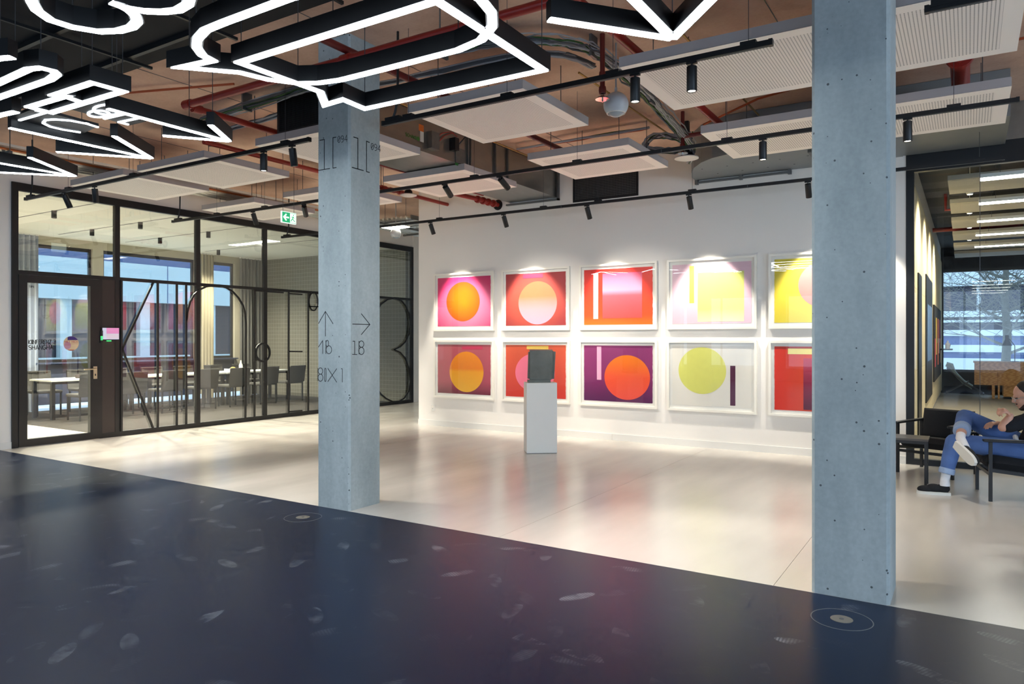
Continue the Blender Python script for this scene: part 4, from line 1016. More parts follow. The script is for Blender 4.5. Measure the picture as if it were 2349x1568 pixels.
# office ceiling: slim panels and lit bars
for i, yl in enumerate((10.34, 12.2, 14.05, 15.9, 17.9)):
    t = thing('linear_light', ORD[i] + ' glowing ceiling bar from the front inside the glass office', 'ceiling light', (.6, yl, 3.4), 'lit bars in the glass office')
    xl = (.12, .125, .12, .115, .11)[i]; xr = (1.3, .56, .53, .53, .53)[i] if i else 1.3
    xr = xl + 1.2
    part(B().box(xl, xr, yl - .1, yl + .1, 3.405, 3.45), 'housing', M_trim, t)
    part(B().box(xl + .006, xr - .006, yl - .094, yl + .094, 3.4, 3.406), 'diffuser', emit('office_led', (1.0, .94, .82), 26), t)
    for x in (xl + .2, xr - .2): part(B().tube([(x, yl, 3.45), (x, yl, 4.0)], .003, 5), 'wire', M_wire, t)
for i, yl in enumerate((11.25, 13.1, 14.95, 16.85, 18.8, 20.6)):
    t = thing('ceiling_baffle', ORD[i] + ' white ceiling panel from the front inside the glass office', 'ceiling panel', (.8, yl, 3.52), 'panels in the glass office')
    part(B().box(-.22 - .012 * i, 2.2, yl - .55, yl + .5, 3.5, 3.56), 'tray', mat('office_panel', (172, 168, 156), .6), t)
    part(B().box(-.17, 2.15, yl - .5, yl + .45, 3.497, 3.502), 'perforated_field', MATS['office_panel'], t)
    for x in (0, 1.9): part(B().tube([(x, yl, 3.56), (x, yl, 4.0)], .004, 5), 'hanging_rod', M_wire, t)
t = thing('sprinkler_pipe', 'red branch pipe under the office ceiling', 'pipe', (-.3, 15, 3.6))
part(B().tube([(-.62, 17.2, 3.72), (.9, 17.2, 3.72)], .045, 10), 'main_pipe', M_red, t, smooth=True)
part(B().tube([(-.33, 14.6, 4.0), (-.33, 14.6, 3.72), (-.05, 14.6, 3.72)], .028, 8), 'branch_pipe', M_red, t, smooth=True)
# wall washers over the felt wall
WSX = .02
for i, yw in enumerate((12.2, 14.05, 15.9, 17.9)):
    t = thing('wall_washer', ORD[i] + ' small white spot from the front washing the felt wall', 'spotlight', (WSX, yw, 3.55), 'wall washers in the glass office')
    part(B().lathe([(.04, 0), (.045, .02), (.045, .14), (.02, .15), (0, .15)], (WSX, yw, 3.55), 14), 'housing', M_trim, t, smooth=True)
    part(B().tube([(WSX, yw, 3.69), (WSX, yw, 4.0)], .006, 6), 'stem', M_trim, t)
    part(B().lathe([(.034, -.002), (.034, .002)], (WSX, yw, 3.55), 14), 'lens', M_lens, t)
    Lw = bpy.data.lights.new('spot_lamp', 'SPOT'); Lw.energy = 260; Lw.spot_size = math.radians(120); Lw.spot_blend = .8; Lw.color = (1, .92, .74); Lw.shadow_soft_size = .04
    lo = bpy.data.objects.new('spot_lamp', Lw); COL.objects.link(lo); lo.parent = t; lo.location = (0, 0, -.02)
    lo.rotation_euler = Vector((-.6, 0, -1)).to_track_quat('-Z', 'Y').to_euler()
# far window
fw = thing('window_3', 'wide office window onto the bare tree', None, (2, 23.3, .59), kind='structure')
part(B().box(WX - .1, 7.0, 23.3, 23.5, 0, .59), 'parapet', M_black, fw)
part(B().box(WX - .1, 7.0, 23.3, 23.5, 3.40, 4.2), 'lintel', M_blackmatt, fw)
part(B().box(WX - .1, WX + .04, 23.28, 23.4, .59, 3.4).box(3.0, 3.1, 23.28, 23.4, .59, 3.4).box(6.9, 7.0, 23.28, 23.4, .59, 3.4).box(WX, 7, 23.28, 23.4, .59, .65).box(WX, 7, 23.28, 23.4, 3.32, 3.4), 'window_frame', M_black, fw)
part(B().box(WX + .04, 3.0, 23.33, 23.34, .65, 3.32), 'pane', M_offglass, fw); part(B().box(3.1, 6.9, 23.33, 23.34, .65, 3.32), 'pane', M_glass, fw)
struct(B().box(7.0, 7.2, 9.87, 23.5, 0, 4.2), 'wall_right.001', M_white)
# desk
dk = thing('office_desk', 'oak fronted desk before the office window', 'desk', (1.1, 21.7, 0))
part(B().box(.13, 2.3, 21.6, 21.64, .34, .89), 'front_board', M_wood, dk)
part(B().box(.11, 2.32, 21.58, 22.5, .89, .92), 'desktop', M_wood, dk)
part(B().box(.62, .66, 21.56, 21.60, 0, .80), 'leg', M_wood, dk); part(B().box(.50, .56, 21.64, 21.7, 0, .34), 'leg', M_wood, dk)
part(B().box(2.2, 2.26, 21.64, 21.7, 0, .34), 'leg', M_wood, dk); part(B().box(.74, 1.15, 21.66, 22.4, .06, .34), 'drawer_box', M_wood, dk); part(B().box(.76, 1.13, 21.7, 22.36, 0, .06), 'drawer_plinth', M_black, dk)
dl = thing('desk_lamp', 'black desk lamp standing on the oak desk', 'lamp', (.98, 21.9, .92))
part(B().lathe([(.09, 0), (.09, .015), (.01, .02)], (.98, 21.9, .92), 16), 'base', M_black, dl)
part(B().tube([(.98, 21.9, .93), (.98, 21.9, 1.32), (.86, 21.9, 1.50)], .010, 6), 'arm', M_black, dl)
part(B().lathe([(.11, 0), (.045, .16), (.045, .26), (.03, .27), (0, .27)], (.82, 21.9, 1.32), 16), 'lamp_shade', M_black, dl, smooth=True)
# reclining chair in the office
lc = thing('reclining_chair', 'tilted canvas lounge chair in the glass office', 'chair', (0, 22.5, 0))
def LC(u, v, y): 
    y = y + 2.1; q = ony(u, v, 22.5); return Vector((q.x, y, max(.015, q.z)))
M_canvas = mat('pale_green_canvas', (136, 148, 138), .8, var=.08)
prof = [(2172, 832), (2182, 836), (2196, 856), (2212, 872), (2232, 884)]
part(B().prism([LC(u, v, 20.1) for u, v in prof] + [LC(u - 3, v + 7, 20.1) for u, v in prof[::-1]], (0, .6, 0)), 'sling', M_canvas, lc)
part(B().prism([LC(2172, 830, 20.15), LC(2186, 834, 20.15), LC(2191, 848, 20.15), LC(2179, 840, 20.15)], (0, .5, 0)), 'head_pad', mat('pale_pad', (170, 180, 172), .8), lc)
for y in (20.08, 20.72):
    part(B().tube([LC(2172, 842, y), LC(2212, 876, y), LC(2256, 902, y)], .02, 6), 'side_rail', M_cabled, lc)
    part(B().tube([LC(2171, 899, y), LC(2222, 874, y)], .018, 6), 'leg', M_cabled, lc)
part(B().tube([LC(2171, 899, 20.08), LC(2171, 899, 20.72)], .018, 6), 'cross_bar', M_cabled, lc); part(B().tube([LC(2256, 902, 20.08), LC(2256, 902, 20.72)], .018, 6), 'cross_bar', M_cabled, lc)

# outside the office window: tree, facade, ground
struct(B().box(-30, 30, 23.5, 60, -.4, -.1), 'ground.001', MATS['pale_terrace'], 'pale street outside the office window')
tree = thing('bare_tree', 'bare pale barked tree outside the office window', 'tree', (1.0, 27, -.1))
rt = random.Random(11); trunk = B(); br_ = B()
def grow(p, d, r, n, depth):
    pts = [p]; rs = [r]
    for k in range(n):
        d = (d + Vector((rt.uniform(-.22, .22), rt.uniform(-.22, .22), rt.uniform(-.05, .14)))).normalized()
        p = p + d * rt.uniform(.22, .38); pts.append(p); rs.append(max(.006, r * (1 - .7 * (k + 1) / n)))
        if depth < 3 and k > 0:
            for _ in range(2 if depth < 2 else 1):
                s_ = Vector((rt.uniform(-1, 1), rt.uniform(-.8, .8), rt.uniform(-.15, .6))).normalized()
                grow(p, (d * .35 + s_).normalized(), max(.006, rs[-1] * .55), max(2, n - 2), depth + 1)
    br_.tube(pts, rs, 5, cap=False)
tp = [Vector((1.0, 27, -.1)), Vector((.98, 27, .8)), Vector((1.02, 27, 1.6)), Vector((.96, 27, 2.6)), Vector((1.0, 27, 4.0)), Vector((.98, 27, 5.4))]
trunk.tube(tp, [.15, .13, .12, .1, .07, .03], 10)
for k in range(15):
    z = 1.0 + k * .26; a_ = k * 2.4
    grow(Vector((.99, 27, z)), Vector((math.cos(a_), math.sin(a_) * .6, .35)).normalized(), .05, 6, 0)
M_bark = mat('pale_bark', (112, 114, 106), .85, var=.25, scale=14)
part(trunk, 'trunk', M_bark, tree, smooth=True); part(br_, 'branches', M_bark, tree, kind='stuff')
ob = thing('office_building', 'banded pale building across the street behind the bare tree', 'building', (2, 36, -.1))
part(B().box(-12, 24, 36.3, 40, -.1, 12), 'glazed_body', M_fglass, ob)
for i, (z0, z1) in enumerate(((-.1, .67), (.93, 1.23), (1.61, 1.86), (2.18, 2.28), (2.41, 2.66), (3.72, 8.0))):
    part(B().box(-12, 24, 36.0, 36.3, z0, z1), 'facade_band', M_facade, ob)
for i in range(10):
    part(B().box(-9 + i * 3.1, -8.85 + i * 3.1, 36.1, 36.3, 2.66, 3.72), 'facade_pier', M_facade, ob)
for z0, z1 in ((.67, .93), (1.23, 1.61)): part(B().box(-12, 24, 36.15, 36.3, z0, z1), 'parapet_band', M_fdark, ob)

# ================================================================== CEILING SERVICES
def pipe(name, label, pts, r, mm, cat='pipe', clamps=(), couplings=(), group=None):
    b0 = Vector(pts[0]); t = thing(name, label, cat, (b0.x, b0.y, min(p[2] for p in pts)), group)
    part(B().tube(pts, r, 12), 'pipe_run', mm, t, smooth=True)
    for c, d in couplings: part(B().tube([Vector(c) - Vector(d) * .05, Vector(c) + Vector(d) * .05], r * 1.3, 12), 'coupling', mm, t, smooth=True)
    for c in clamps:
        part(B().tube([Vector(c) + UP * (-r), Vector(c) + UP * (-r)*.9], r * .2, 6).tube([Vector(c) + UP * r, Vector((c[0], c[1], CEIL))], .006, 6), 'hanger_rod', M_galv2, t)
    return t
ZR = 3.82
SPR = 'red sprinkler pipes under the slab'
pipe('sprinkler_pipe', 'red sprinkler main running above the lit signs across both columns', [(-6.6, 4.37, ZR), (1.5, 4.37, ZR)], .036, M_red, clamps=[(-5.4, 4.37, ZR), (-3.4, 4.37, ZR), (-1.2, 4.37, ZR)], couplings=[((-6.55, 4.37, ZR), (1, 0, 0)), ((-4.38, 4.37, ZR), (1, 0, 0)), ((-2.26, 4.37, ZR), (1, 0, 0))], group=SPR)
pipe('sprinkler_pipe', 'red sprinkler pipe running back from the elbow left of the lettered column', [(-6.6, 4.44, ZR), (-6.6, 9.6, ZR)], .034, M_red, clamps=[(-6.6, 5.2, ZR), (-6.6, 7.0, ZR)], couplings=[((-6.6, 4.5, ZR), (0, 1, 0))], group=SPR)
pipe('sprinkler_pipe', 'red sprinkler pipe running back above the square panel beside the lettered column', [(-4.38, 3.98, ZR + .08), (-4.38, 8.4, ZR + .08)], .032, M_redd, clamps=[(-4.38, 6.6, ZR)], group=SPR)
pipe('sprinkler_pipe', 'red sprinkler pipe running back beside the cable bundle', [(-2.27, 4.41, ZR), (-2.27, 8.55, ZR)], .036, M_red, clamps=[(-2.27, 7.2, ZR)], couplings=[((-2.27, 7.0, ZR), (0, 1, 0))], group=SPR)
pipe('sprinkler_pipe', 'thin red pipe running back above the left panels', [(-7.5, 5.2, 3.78), (-7.5, 12.5, 3.78)], .03, M_red, clamps=[(-7.5, 6.5, 3.78), (-7.5, 8.2, 3.78)], couplings=[((-7.5, 8.05 + k * .2, 3.78), (0, 1, 0)) for k in range(4)], group=SPR)
pf_ = pipe('fire_main', 'thick red fire main with bolted flange right of the pitted column', [(-.06, 4.7, ZR + .06), (-.06, 8.58, ZR + .06)], .075, M_red, couplings=[])
part(B().lathe([(.11, -.03), (.11, .03)], (-.06, 7.15, ZR + .06), 20, Vector((0, 1, 0))), 'flange', M_red, pf_)
for sgn in (-1, 1): part(B().tube([(-.06 + sgn * .125, 7.08, ZR + .06), (-.06 + sgn * .125, 7.22, ZR + .06)], .012, 8), 'bolt', M_brass, pf_)
# wall elbow with valves on the gallery wall
pv_ = pipe('valve_pipe', 'short red pipe with valve fittings entering the gallery wall', [(-6.62, 8.75, 3.70), (-6.5, 9.2, 3.68), (-6.47, GY, 3.67)], .035, M_red)
for k in range(4): part(B().lathe([(.055, -.025), (.06, 0), (.055, .025)], (-6.49 + .005 * k, 9.3 + k * .14, 3.675), 14, Vector((0, 1, 0))), 'fitting', M_red, pv_, smooth=True)
part(B().lathe([(.085, 0), (.085, .012), (.05, .012)], (-6.47, GY, 3.67), 18, Vector((0, -1, 0))), 'wall_rosette', M_black, pv_)
# drop with sprinkler head beside the globe
def sprinkler(x, y, z, label, top=CEIL, mm=M_redd):
    t = thing('ceiling_sprinkler', label, 'sprinkler', (x, y, z), 'sprinkler heads')
    part(B().tube([(x, y, top), (x, y, z + .30), (x, y, z + .05)], .022, 10), 'drop_pipe', mm, t, smooth=True)
    part(B().lathe([(.028, 0), (.032, .03), (.028, .06)], (x, y, z + .18), 10), 'fitting', mm, t, smooth=True); part(B().lathe([(.03, 0), (.034, .03), (.03, .06)], (x, y, z + .05), 10), 'fitting', mm, t, smooth=True)
    part(B().lathe([(.062, 0), (.045, .02), (.014, .03), (.012, .05), (0, .05)], (x, y, z), 18), 'deflector_cup', mat('chrome', (200, 200, 200), .15, metal=1.0), t, smooth=True)
    part(B().tube([(x, y, z + .02), (x, y, z - .022)], .008, 6), 'nozzle', MATS['chrome'], t)
q = onz(1382, 228, 3.58); sprinkler(q.x, q.y, 3.58, 'dark red sprinkler drop with chrome cup beside the white globe')
q = onz(1566, 352, 3.66); sprinkler(q.x, q.y, 3.66, 'dark red sprinkler drop beside the white disc at the gallery wall')
t = pipe('sprinkler_pipe', 'short red branch beside the white disc and cable coil', [(q.x, q.y, 3.86), (q.x + .95, q.y, 3.86)], .026, M_redd, group=SPR)
# globes
def globe(u, v, depth, r, label):
    ra = ray(u, v); c = Vector((ra[0] * depth, ra[1] * depth, EYE + ra[2] * depth))
    t = thing('globe_speaker', label, 'pendant globe', c - UP * r, 'white pendant globes')
    prof_ = [(r * math.sin(math.pi * k / 20), -r * math.cos(math.pi * k / 20)) for k in range(21)]
    part(B().lathe(prof_[5:], c, 28), 'shell', M_globe, t, smooth=True)
    part(B().lathe([(p[0] * .93, p[1] * .98 - .002) for p in prof_[:7]], c, 28), 'grille_cap', M_globe2, t, smooth=True)
    part(B().tube([c + Vector((r * .72 * math.cos(k * math.pi / 14), r * .72 * math.sin(k * math.pi / 14), -r * .70)) for k in range(28)], .004, 6, closed=True), 'rim', M_trim, t)
    part(B().tube([c + UP * r * .98, c + UP * (r + .04)], .014, 8), 'collar', M_globe, t)
    part(B().tube([c + UP * (r + .03), Vector((c.x, c.y, CEIL))], .008, 6), 'stem', M_cable, t)
globe(1413, 240, 6.5, .112, 'white pendant globe hanging beside the sprinkler drop')
globe(908, 535, 13.6, .10, 'small white pendant globe in the corridor behind the lettered column')
# round ceiling discs
def dome(u, v, z, r, label, post=True):
    p = onz(u, v, z)
    t = thing('ceiling_sensor', label, 'ceiling device', p, 'round white ceiling devices')
    part(B().lathe([(0, 0), (r * .6, .002), (r, .018), (r * .98, .03), (r * .6, .04), (0, .042)], p, 28), 'disc', M_trim, t, smooth=True)
    part(B().lathe([(r * .5, .04), (r * .45, .09), (.0, .09)], p, 16), 'mount', M_black, t)
    part(B().box(p.x - .03, p.x + .03, p.y - .03, p.y + .03, z + .085, CEIL), 'post', M_black, t)
dome(1575, 367, 3.68, .145, 'round white disc on a black post near the gallery wall')
dome(937, 451, 3.68, .13, 'round white disc on a post beyond the lettered column')
# ---- ducts
du = thing('air_duct', 'galvanised rectangular air duct running into the gallery wall', 'duct', (-5.81, 7.5, 3.68))
DX0, DX1 = -6.24, -5.38
part(B().box(DX0, DX1, 5.22, GY - .002, 3.68, 4.11), 'duct_body', M_galv, du)
for y in (onx(1071, 380, DX1).y, onx(1076.5, 380, DX1).y, onx(1134, 400, DX1).y, onx(1162.5, 420, DX1).y):
    part(B().box(DX0 - .03, DX1 + .03, y - .012, y + .012, 3.65, 4.13), 'flange', M_galv2, du)
part(B().box(DX0 - .05, DX1 + .05, GY - .05, GY - .003, 3.63, 3.655).box(DX1 + .02, DX1 + .05, GY - .05, GY - .003, 3.63, 4.12), 'wall_flange', M_galv2, du)
grl = part(B().box(DX0, DX1, 5.205, 5.22, 3.66, 3.70).box(DX0, DX1, 5.205, 5.22, 4.08, 4.12).box(DX0, DX0 + .035, 5.205, 5.22, 3.70, 4.08).box(DX1 - .035, DX1, 5.205, 5.22, 3.70, 4.08), 'grille_frame', M_black, du)
gb = B()
for k in range(17): gb.box(DX0 + .035, DX1 - .035, 5.210, 5.214, 3.705 + k * .0222, 3.709 + k * .0222)
for k in range(36): gb.box(DX0 + .045 + k * .0222, DX0 + .049 + k * .0222, 5.206, 5.210, 3.70, 4.08)
part(gb, 'grille_mesh', M_blackmatt, grl, kind='stuff')
part(B().box(DX0 + .035, DX1 - .035, 5.216, 5.2195, 3.70, 4.08), 'grille_back', M_black, du)
# labels and control box on the duct side
def dpt(u, v): return onx(u, v, DX1 + .001)
o_ = dpt(930, 311); e_ = dpt(948, 313)
text_on(du, 'maker_lettering', 'SCHAKO', (DX1 + .001, o_.y, o_.z), (0, 1, 0), UP, .19, .035, .008, mat('green_ink', (58, 120, 50), .6), (1, 0, 0))
part(B().prism([(DX1, o_.y + .225 + .026 * math.cos(k * math.pi / 10), o_.z + .018 + .026 * math.sin(k * math.pi / 10)) for k in range(20)], (.001, 0, 0)), 'maker_mark', MATS['green_ink'], du)
def dbox(u0, v0, u1, v1, th, name, mm):
    a_, b_ = dpt(u0, v1), dpt(u1, v0)
    return part(B().box(DX1, DX1 + th, a_.y, b_.y, min(a_.z, b_.z), max(a_.z, b_.z)), name, mm, du)
dbox(961, 288, 972, 299, .001, 'warning_sticker', mat('orange_sticker', (214, 110, 40), .6)); dbox(964, 303, 972, 324, .001, 'data_label', M_trim)
dbox(980, 308, 998, 340, .07, 'control_box', M_galv2); dbox(1031, 320, 1040, 345, .09, 'actuator', M_black)
part(B().tube([dpt(1042, 338), dpt(1046, 330) + Vector((.06, 0, 0)), dpt(1053, 320) + Vector((.1, 0, .02)), dpt(1058, 300) + Vector((.1, 0, .3))], .008, 6), 'actuator_cable', M_black, du, smooth=True)
part(B().tube([dpt(1000, 318), dpt(1010, 306) + Vector((.02, 0, 0)), dpt(1030, 303) + Vector((.03, 0, 0)), dpt(1044, 314) + Vector((.03, 0, 0))], .006, 6).tube([dpt(1000, 332), dpt(1016, 312) + Vector((.02, 0, 0)), dpt(1036, 305) + Vector((.03, 0, 0))], .006, 6), 'red_hose', M_red, du, smooth=True)
dbox(1044, 345, 1066, 372, .012, 'inspection_hatch', M_galv2); dbox(1044, 373, 1052, 378, .001, 'green_sticker', MATS['green_ink'])
# wall grille on the gallery wall
vg = thing('wall_grille', 'dark ventilation grille high on the gallery wall', 'grille', (-4.57, GY, 3.57))
gx0, gx1, gz0, gz1 = -5.10, -4.04, 3.57, 4.0
part(B().box(gx0, gx1, GY - .012, GY + .0, gz0, gz0 + .03).box(gx0, gx1, GY - .012, GY, gz1 - .03, gz1).box(gx0, gx0 + .03, GY - .012, GY, gz0 + .03, gz1 - .03).box(gx1 - .03, gx1, GY - .012, GY, gz0 + .03, gz1 - .03), 'frame', M_black, vg)
part(B().box(gx0 + .03, gx1 - .03, GY - .003, GY - .0005, gz0 + .03, gz1 - .03), 'opening_dark_sheet', M_blackmatt, vg)  # black sheet on the uncut wall, standing for the dark of the recess
gb = B()
for k in range(15): gb.box(gx0 + .03, gx1 - .03, GY - .0085, GY - .0065, gz0 + .045 + k * .0245, gz0 + .049 + k * .0245)
for k in range(40): gb.box(gx0 + .045 + k * .0248, gx0 + .049 + k * .0248, GY - .0105, GY - .0085, gz0 + .03, gz1 - .03)
part(gb, 'grille_mesh', M_galv2, vg, kind='stuff')
# rounded sheet-metal plenum by the wall
ple = thing('plenum', 'rounded sheet metal plenum hung under the slab at the gallery wall', 'duct', (-1.6, 9.1, 3.66))
edge = [(-3.19, GY - .003), (-3.16, 9.6), (-3.07, 9.35), (-2.95, 9.0), (-2.80, 8.69), (-2.64, 8.46), (-2.46, 8.29), (-2.24, 8.21), (-1.8, 8.18), (.35, 8.18), (.35, GY - .003)]
edge = [(x, max(y, 8.55)) if x < .3 else (x, y if y > 9 else 8.55) for x, y in edge]
edge = [(-3.19, GY - .003), (-3.17, 9.6), (-3.09, 9.35), (-2.97, 9.08), (-2.80, 8.85), (-2.62, 8.70), (-2.42, 8.62), (-2.2, 8.60), (.35, 8.60), (.35, GY - .04), (-.66, GY - .04), (-.66, GY - .003)]
part(B().prism([(x, y, 3.68) for x, y in edge], (0, 0, CEIL - 3.685)), 'shell', mat('blue_grey_sheet', (138, 142, 142), .45, metal=.5, var=.12, scale=2), ple)
rv = B()
for k in range(9): rv.lathe([(.012, 0), (.012, .004)], (-2.9 + (k % 5) * .32 + .1 * (k // 5), 9.2 + .35 * (k // 5), 3.678), 8)
part(rv, 'rivets', M_cabled, ple, kind='stuff')
part(B().box(-3.19, -1.93, GY - .05, GY - .003, 3.635, 3.66), 'wall_flange', M_galv2, ple)
for x in (-3.17, -2.57, -1.95): part(B().box(x - .02, x + .02, GY - .06, GY - .004, 3.62, 3.68), 'flange_clip', M_galv2, ple)
part(B().obox((-1.55, 9.3, 3.66), (.02, .4, .015)), 'support_channel', M_galv2, ple)

# ---- cables
def cable_run(label, path, n, spread, name='cable_bundle', mats=(M_cable, M_cabled), r=.009, sag=.02, clips=()):
    P_ = [Vector(p) for p in path]
    t = thing(name, label, 'cables', P_[0])
    rc = random.Random(len(path) * 13 + n)
    # resample
    for k in range(n):
        off = Vector((rc.uniform(-1, 1), rc.uniform(-1, 1), rc.uniform(-.5, .5))) * spread; pts = []
        for i in range(len(P_) - 1):
            for s_ in range(5):
                f = s_ / 5; i0, i3 = max(i - 1, 0), min(i + 2, len(P_) - 1)
                a_, b_, c_, d_ = P_[i0], P_[i], P_[i + 1], P_[i3]
                q = .5 * ((2 * b_) + (c_ - a_) * f + (2 * a_ - 5 * b_ + 4 * c_ - d_) * f * f + (3 * b_ - a_ - 3 * c_ + d_) * f ** 3)
                wob = Vector((rc.uniform(-1, 1), rc.uniform(-1, 1), rc.uniform(-1, 1))) * spread * .22
                q2 = q + off + wob; q2.z = min(q2.z, CEIL - .012); pts.append(q2)
        pts.append(P_[-1] + off)
        part(B().tube(pts, r * rc.uniform(.8, 1.3), 6), 'cable', mats[k % len(mats)], t, smooth=True)
    for c in clips: part(B().box(c[0] - .012, c[0] + .012, c[1] - .06, c[1] + .06, c[2] - .07, CEIL), 'cable_clip', M_galv2, t)
    return t
ZC = 4.03
cable_run('grey cable bundle curving along the slab above the large perforated panel', [(-7.4, 5.17, ZC), (-6.0, 5.05, ZC - .02), (-5.0, 5.02, ZC), (-4.0, 5.06, ZC), (-3.3, 5.18, ZC), (-2.95, 5.40, ZC), (-2.78, 5.75, ZC), (-2.74, 6.3, ZC - .03), (-2.76, 7.1, ZC - .06), (-2.80, 7.9, ZC - .12), (-2.82, 8.5, ZC - .2)], 22, .06, r=.0068, mats=(M_cable, M_cabled, M_cable, M_cable, M_cableg), clips=[(-6.6, 5.1, ZC), (-5.3, 5.03, ZC), (-3.9, 5.06, ZC), (-2.78, 5.75, ZC), (-2.76, 7.1, ZC - .04)])
cable_run('second grey cable bundle running straight along the slab above the lit arrows', [(-5.2, 5.36, ZC), (-4.7, 5.42, ZC), (-4.2, 5.42, ZC - .01), (-3.4, 5.50, ZC), (-3.05, 5.75, ZC), (-2.95, 6.1, ZC)], 8, .03)
cable_run('short grey cable run left of the black duct grille', [(-8.4, 5.9, ZC), (-7.6, 5.6, ZC), (-6.9, 5.5, ZC - .03), (-6.4, 5.5, ZC)], 6, .03)
ql = onz(1555, 330, 3.85)
cable_run('coil of loose grey cables hanging near the white disc', [(-2.8, 8.4, 3.92), (-2.95, 8.55, 3.80), (-3.25, 8.62, 3.84), (-3.45, 8.6, 3.9), (-3.3, 8.5, 3.99), (-3.0, 8.45, 3.92), (-2.85, 8.6, 3.80), (-2.95, 8.8, 3.70)], 11, .05, mats=(M_cable, M_cabled, M_cable, M_cableg))
cable_run('grey conduit row crossing the slab before the gallery wall', [(-5.2, 8.4, 4.08), (-4.2, 8.4, 4.08), (-3.3, 8.4, 4.08)], 3, .03, name='conduit_row', mats=(M_cable, M_cableg, M_orange), r=.012)
for nm, lb, pts in (('conduit', 'thin orange conduit crossing the slab left of the red elbow', [(-8.6, 3.99, 4.1), (-7.6, 4.3, 4.1), (-6.9, 4.55, 4.1), (-6.35, 4.75, 4.1)]),
                    ('conduit', 'thin orange conduit arching along the slab near the right column', [(-2.6, 8.3, 3.98), (-1.9, 7.95, 4.06), (-1.0, 7.7, 4.08), (.6, 7.6, 4.08), (2, 7.6, 4.08)])):
    pipe(nm, lb, pts, .012, M_orange, 'conduit')
pipe('conduit', 'thin brass conduit running back beside the air duct', [(-5.25, 4.9, 4.07), (-5.25, 9.2, 4.07)], .012, M_brass, 'conduit')
pipe('conduit', 'thin brass conduit behind the square panel right of the lettered column', [(-3.2, 6.3, 4.08), (-3.2, 8.9, 4.08)], .011, M_brass, 'conduit')
pipe('conduit', 'thin brass conduit right of the white globe', [(-2.05, 5.6, 4.08), (-2.05, 8.6, 4.08)], .011, M_brass, 'conduit')
# fine joints between the slab's formwork boards
for i, x in enumerate((-9.2, -6.9, -4.6, -1.35, .9)):
    struct(B().box(x - .004, x + .004, BLK + .03, GY, CEIL - .003, CEIL), 'trim_1', M_cabled)
# ---- insulated pipe bank along the partition
pbk = thing('insulated_pipes', 'bank of foil wrapped pipes running along above the glass partition', 'pipes', (-10, 8, 3.74))
for k, (x, r) in enumerate(((-10.02, .042), (-10.14, .035), (-10.28, .045), (-10.42, .035))):
    rc = random.Random(k); pts = [(x + rc.uniform(-.008, .008), -1 + j * .35, 3.78 + r + rc.uniform(-.006, .006)) for j in range(50)]
    part(B().tube(pts, r, 10), 'foil_pipe', M_foil, pbk, smooth=True)
part(B().tube([(-9.88, -1, 3.80), (-9.88, 16.4, 3.80)], .016, 8), 'copper_pipe', mat('copper', (180, 110, 70), .35, metal=.8), pbk)
for j in range(8):
    y = .2 + j * 2.0
    part(B().box(-10.5, -9.84, y - .02, y + .02, 3.745, 3.78), 'pipe_bracket', M_galv2, pbk)
    for x in (-10.48, -9.86): part(B().tube([(x, y, 3.76), (x, y, CEIL if y > BLK else CEIL - .06)], .006, 6), 'hanger_rod', M_galv2, pbk)
# cable tray and pipes of the corridor
ctr = thing('cable_tray', 'lit metal cable tray crossing the corridor ceiling', 'cable tray', (-9.3, 12, 3.72))
for x in (-9.55, -8.7): part(B().box(x, x + .015, 10.3, 16.4, 3.70, 3.78), 'tray_side', M_galv2, ctr)
for j in range(20): part(B().box(-9.55, -8.685, 10.4 + j * .3, 10.43 + j * .3, 3.70, 3.715), 'tray_rung', M_galv2, ctr)
for k in range(7): part(B().tube([(-9.48 + k * .11, 10.3, 3.75), (-9.47 + k * .112, 13, 3.745), (-9.48 + k * .11, 16.4, 3.75)], .026, 8), 'tray_cable', M_foil, ctr, smooth=True)
cq = [onz(u, v, 3.60) for u, v in ((873, 522), (917, 516), (941, 521.4), (901, 527.5))]
cm = sum(cq, Vector()) / 4
cl = thing('ceiling_light', 'bright flat light panel hanging in the corridor behind the lettered column', 'ceiling light', cm)
part(B().prism([p + UP * .012 for p in cq], (0, 0, .035)), 'tray', M_trim, cl)
part(B().prism([cm + (p - cm) * .97 for p in cq], (0, 0, .013)), 'diffuser', emit('corridor_led', (1.0, .93, .78), 14), cl)
for p in cq[::2]: part(B().tube([cm + (p - cm) * .7 + UP * .04, cm + (p - cm) * .7 + UP * (CEIL - 3.6)], .004, 5), 'wire', M_wire, cl)
# exit sign
ES = -7.95
e0, e1 = onx(645, 506, ES), onx(678, 484, ES)
ex = thing('exit_sign', 'lit green exit sign with arrow hanging left of the lettered column', 'exit sign', (ES, (e0.y + e1.y) / 2, e0.z - .01))
ey0, ey1, ez0, ez1 = e0.y, e1.y, e0.z - .02, e0.z + .135
part(B().box(ES - .012, ES + .012, ey0, ey1, ez0, ez1), 'sign_body', emit('exit_white', (225, 245, 235), 1.1), ex)
gq = part(B().box(ES + .012, ES + .0125, ey0 + .008, ey1 - .008, ez0 + .008, ez1 - .008), 'green_field', emit('exit_green', (40, 165, 110), .9), ex)
ym = ey0 + (ey1 - ey0) * .55
A_ = lambda a, b: (ES + .0127, ey0 + (ey1 - ey0) * a, ez0 + (ez1 - ez0) * b)
M_exw = MATS['exit_white']
part(B().sweep([A_(.50, .5), A_(.16, .5)], (1, 0, 0), .022, 0, .0006).sweep([A_(.32, .78), A_(.14, .5), A_(.32, .22)], (1, 0, 0), .022, 0, .0006), 'arrow_symbol', M_exw, gq)
part(B().box(ES + .0125, ES + .013, ym + .005, ey1 - .012, ez0 + .014, ez1 - .014), 'door_symbol', M_exw, gq)
M_exg = MATS['exit_green']
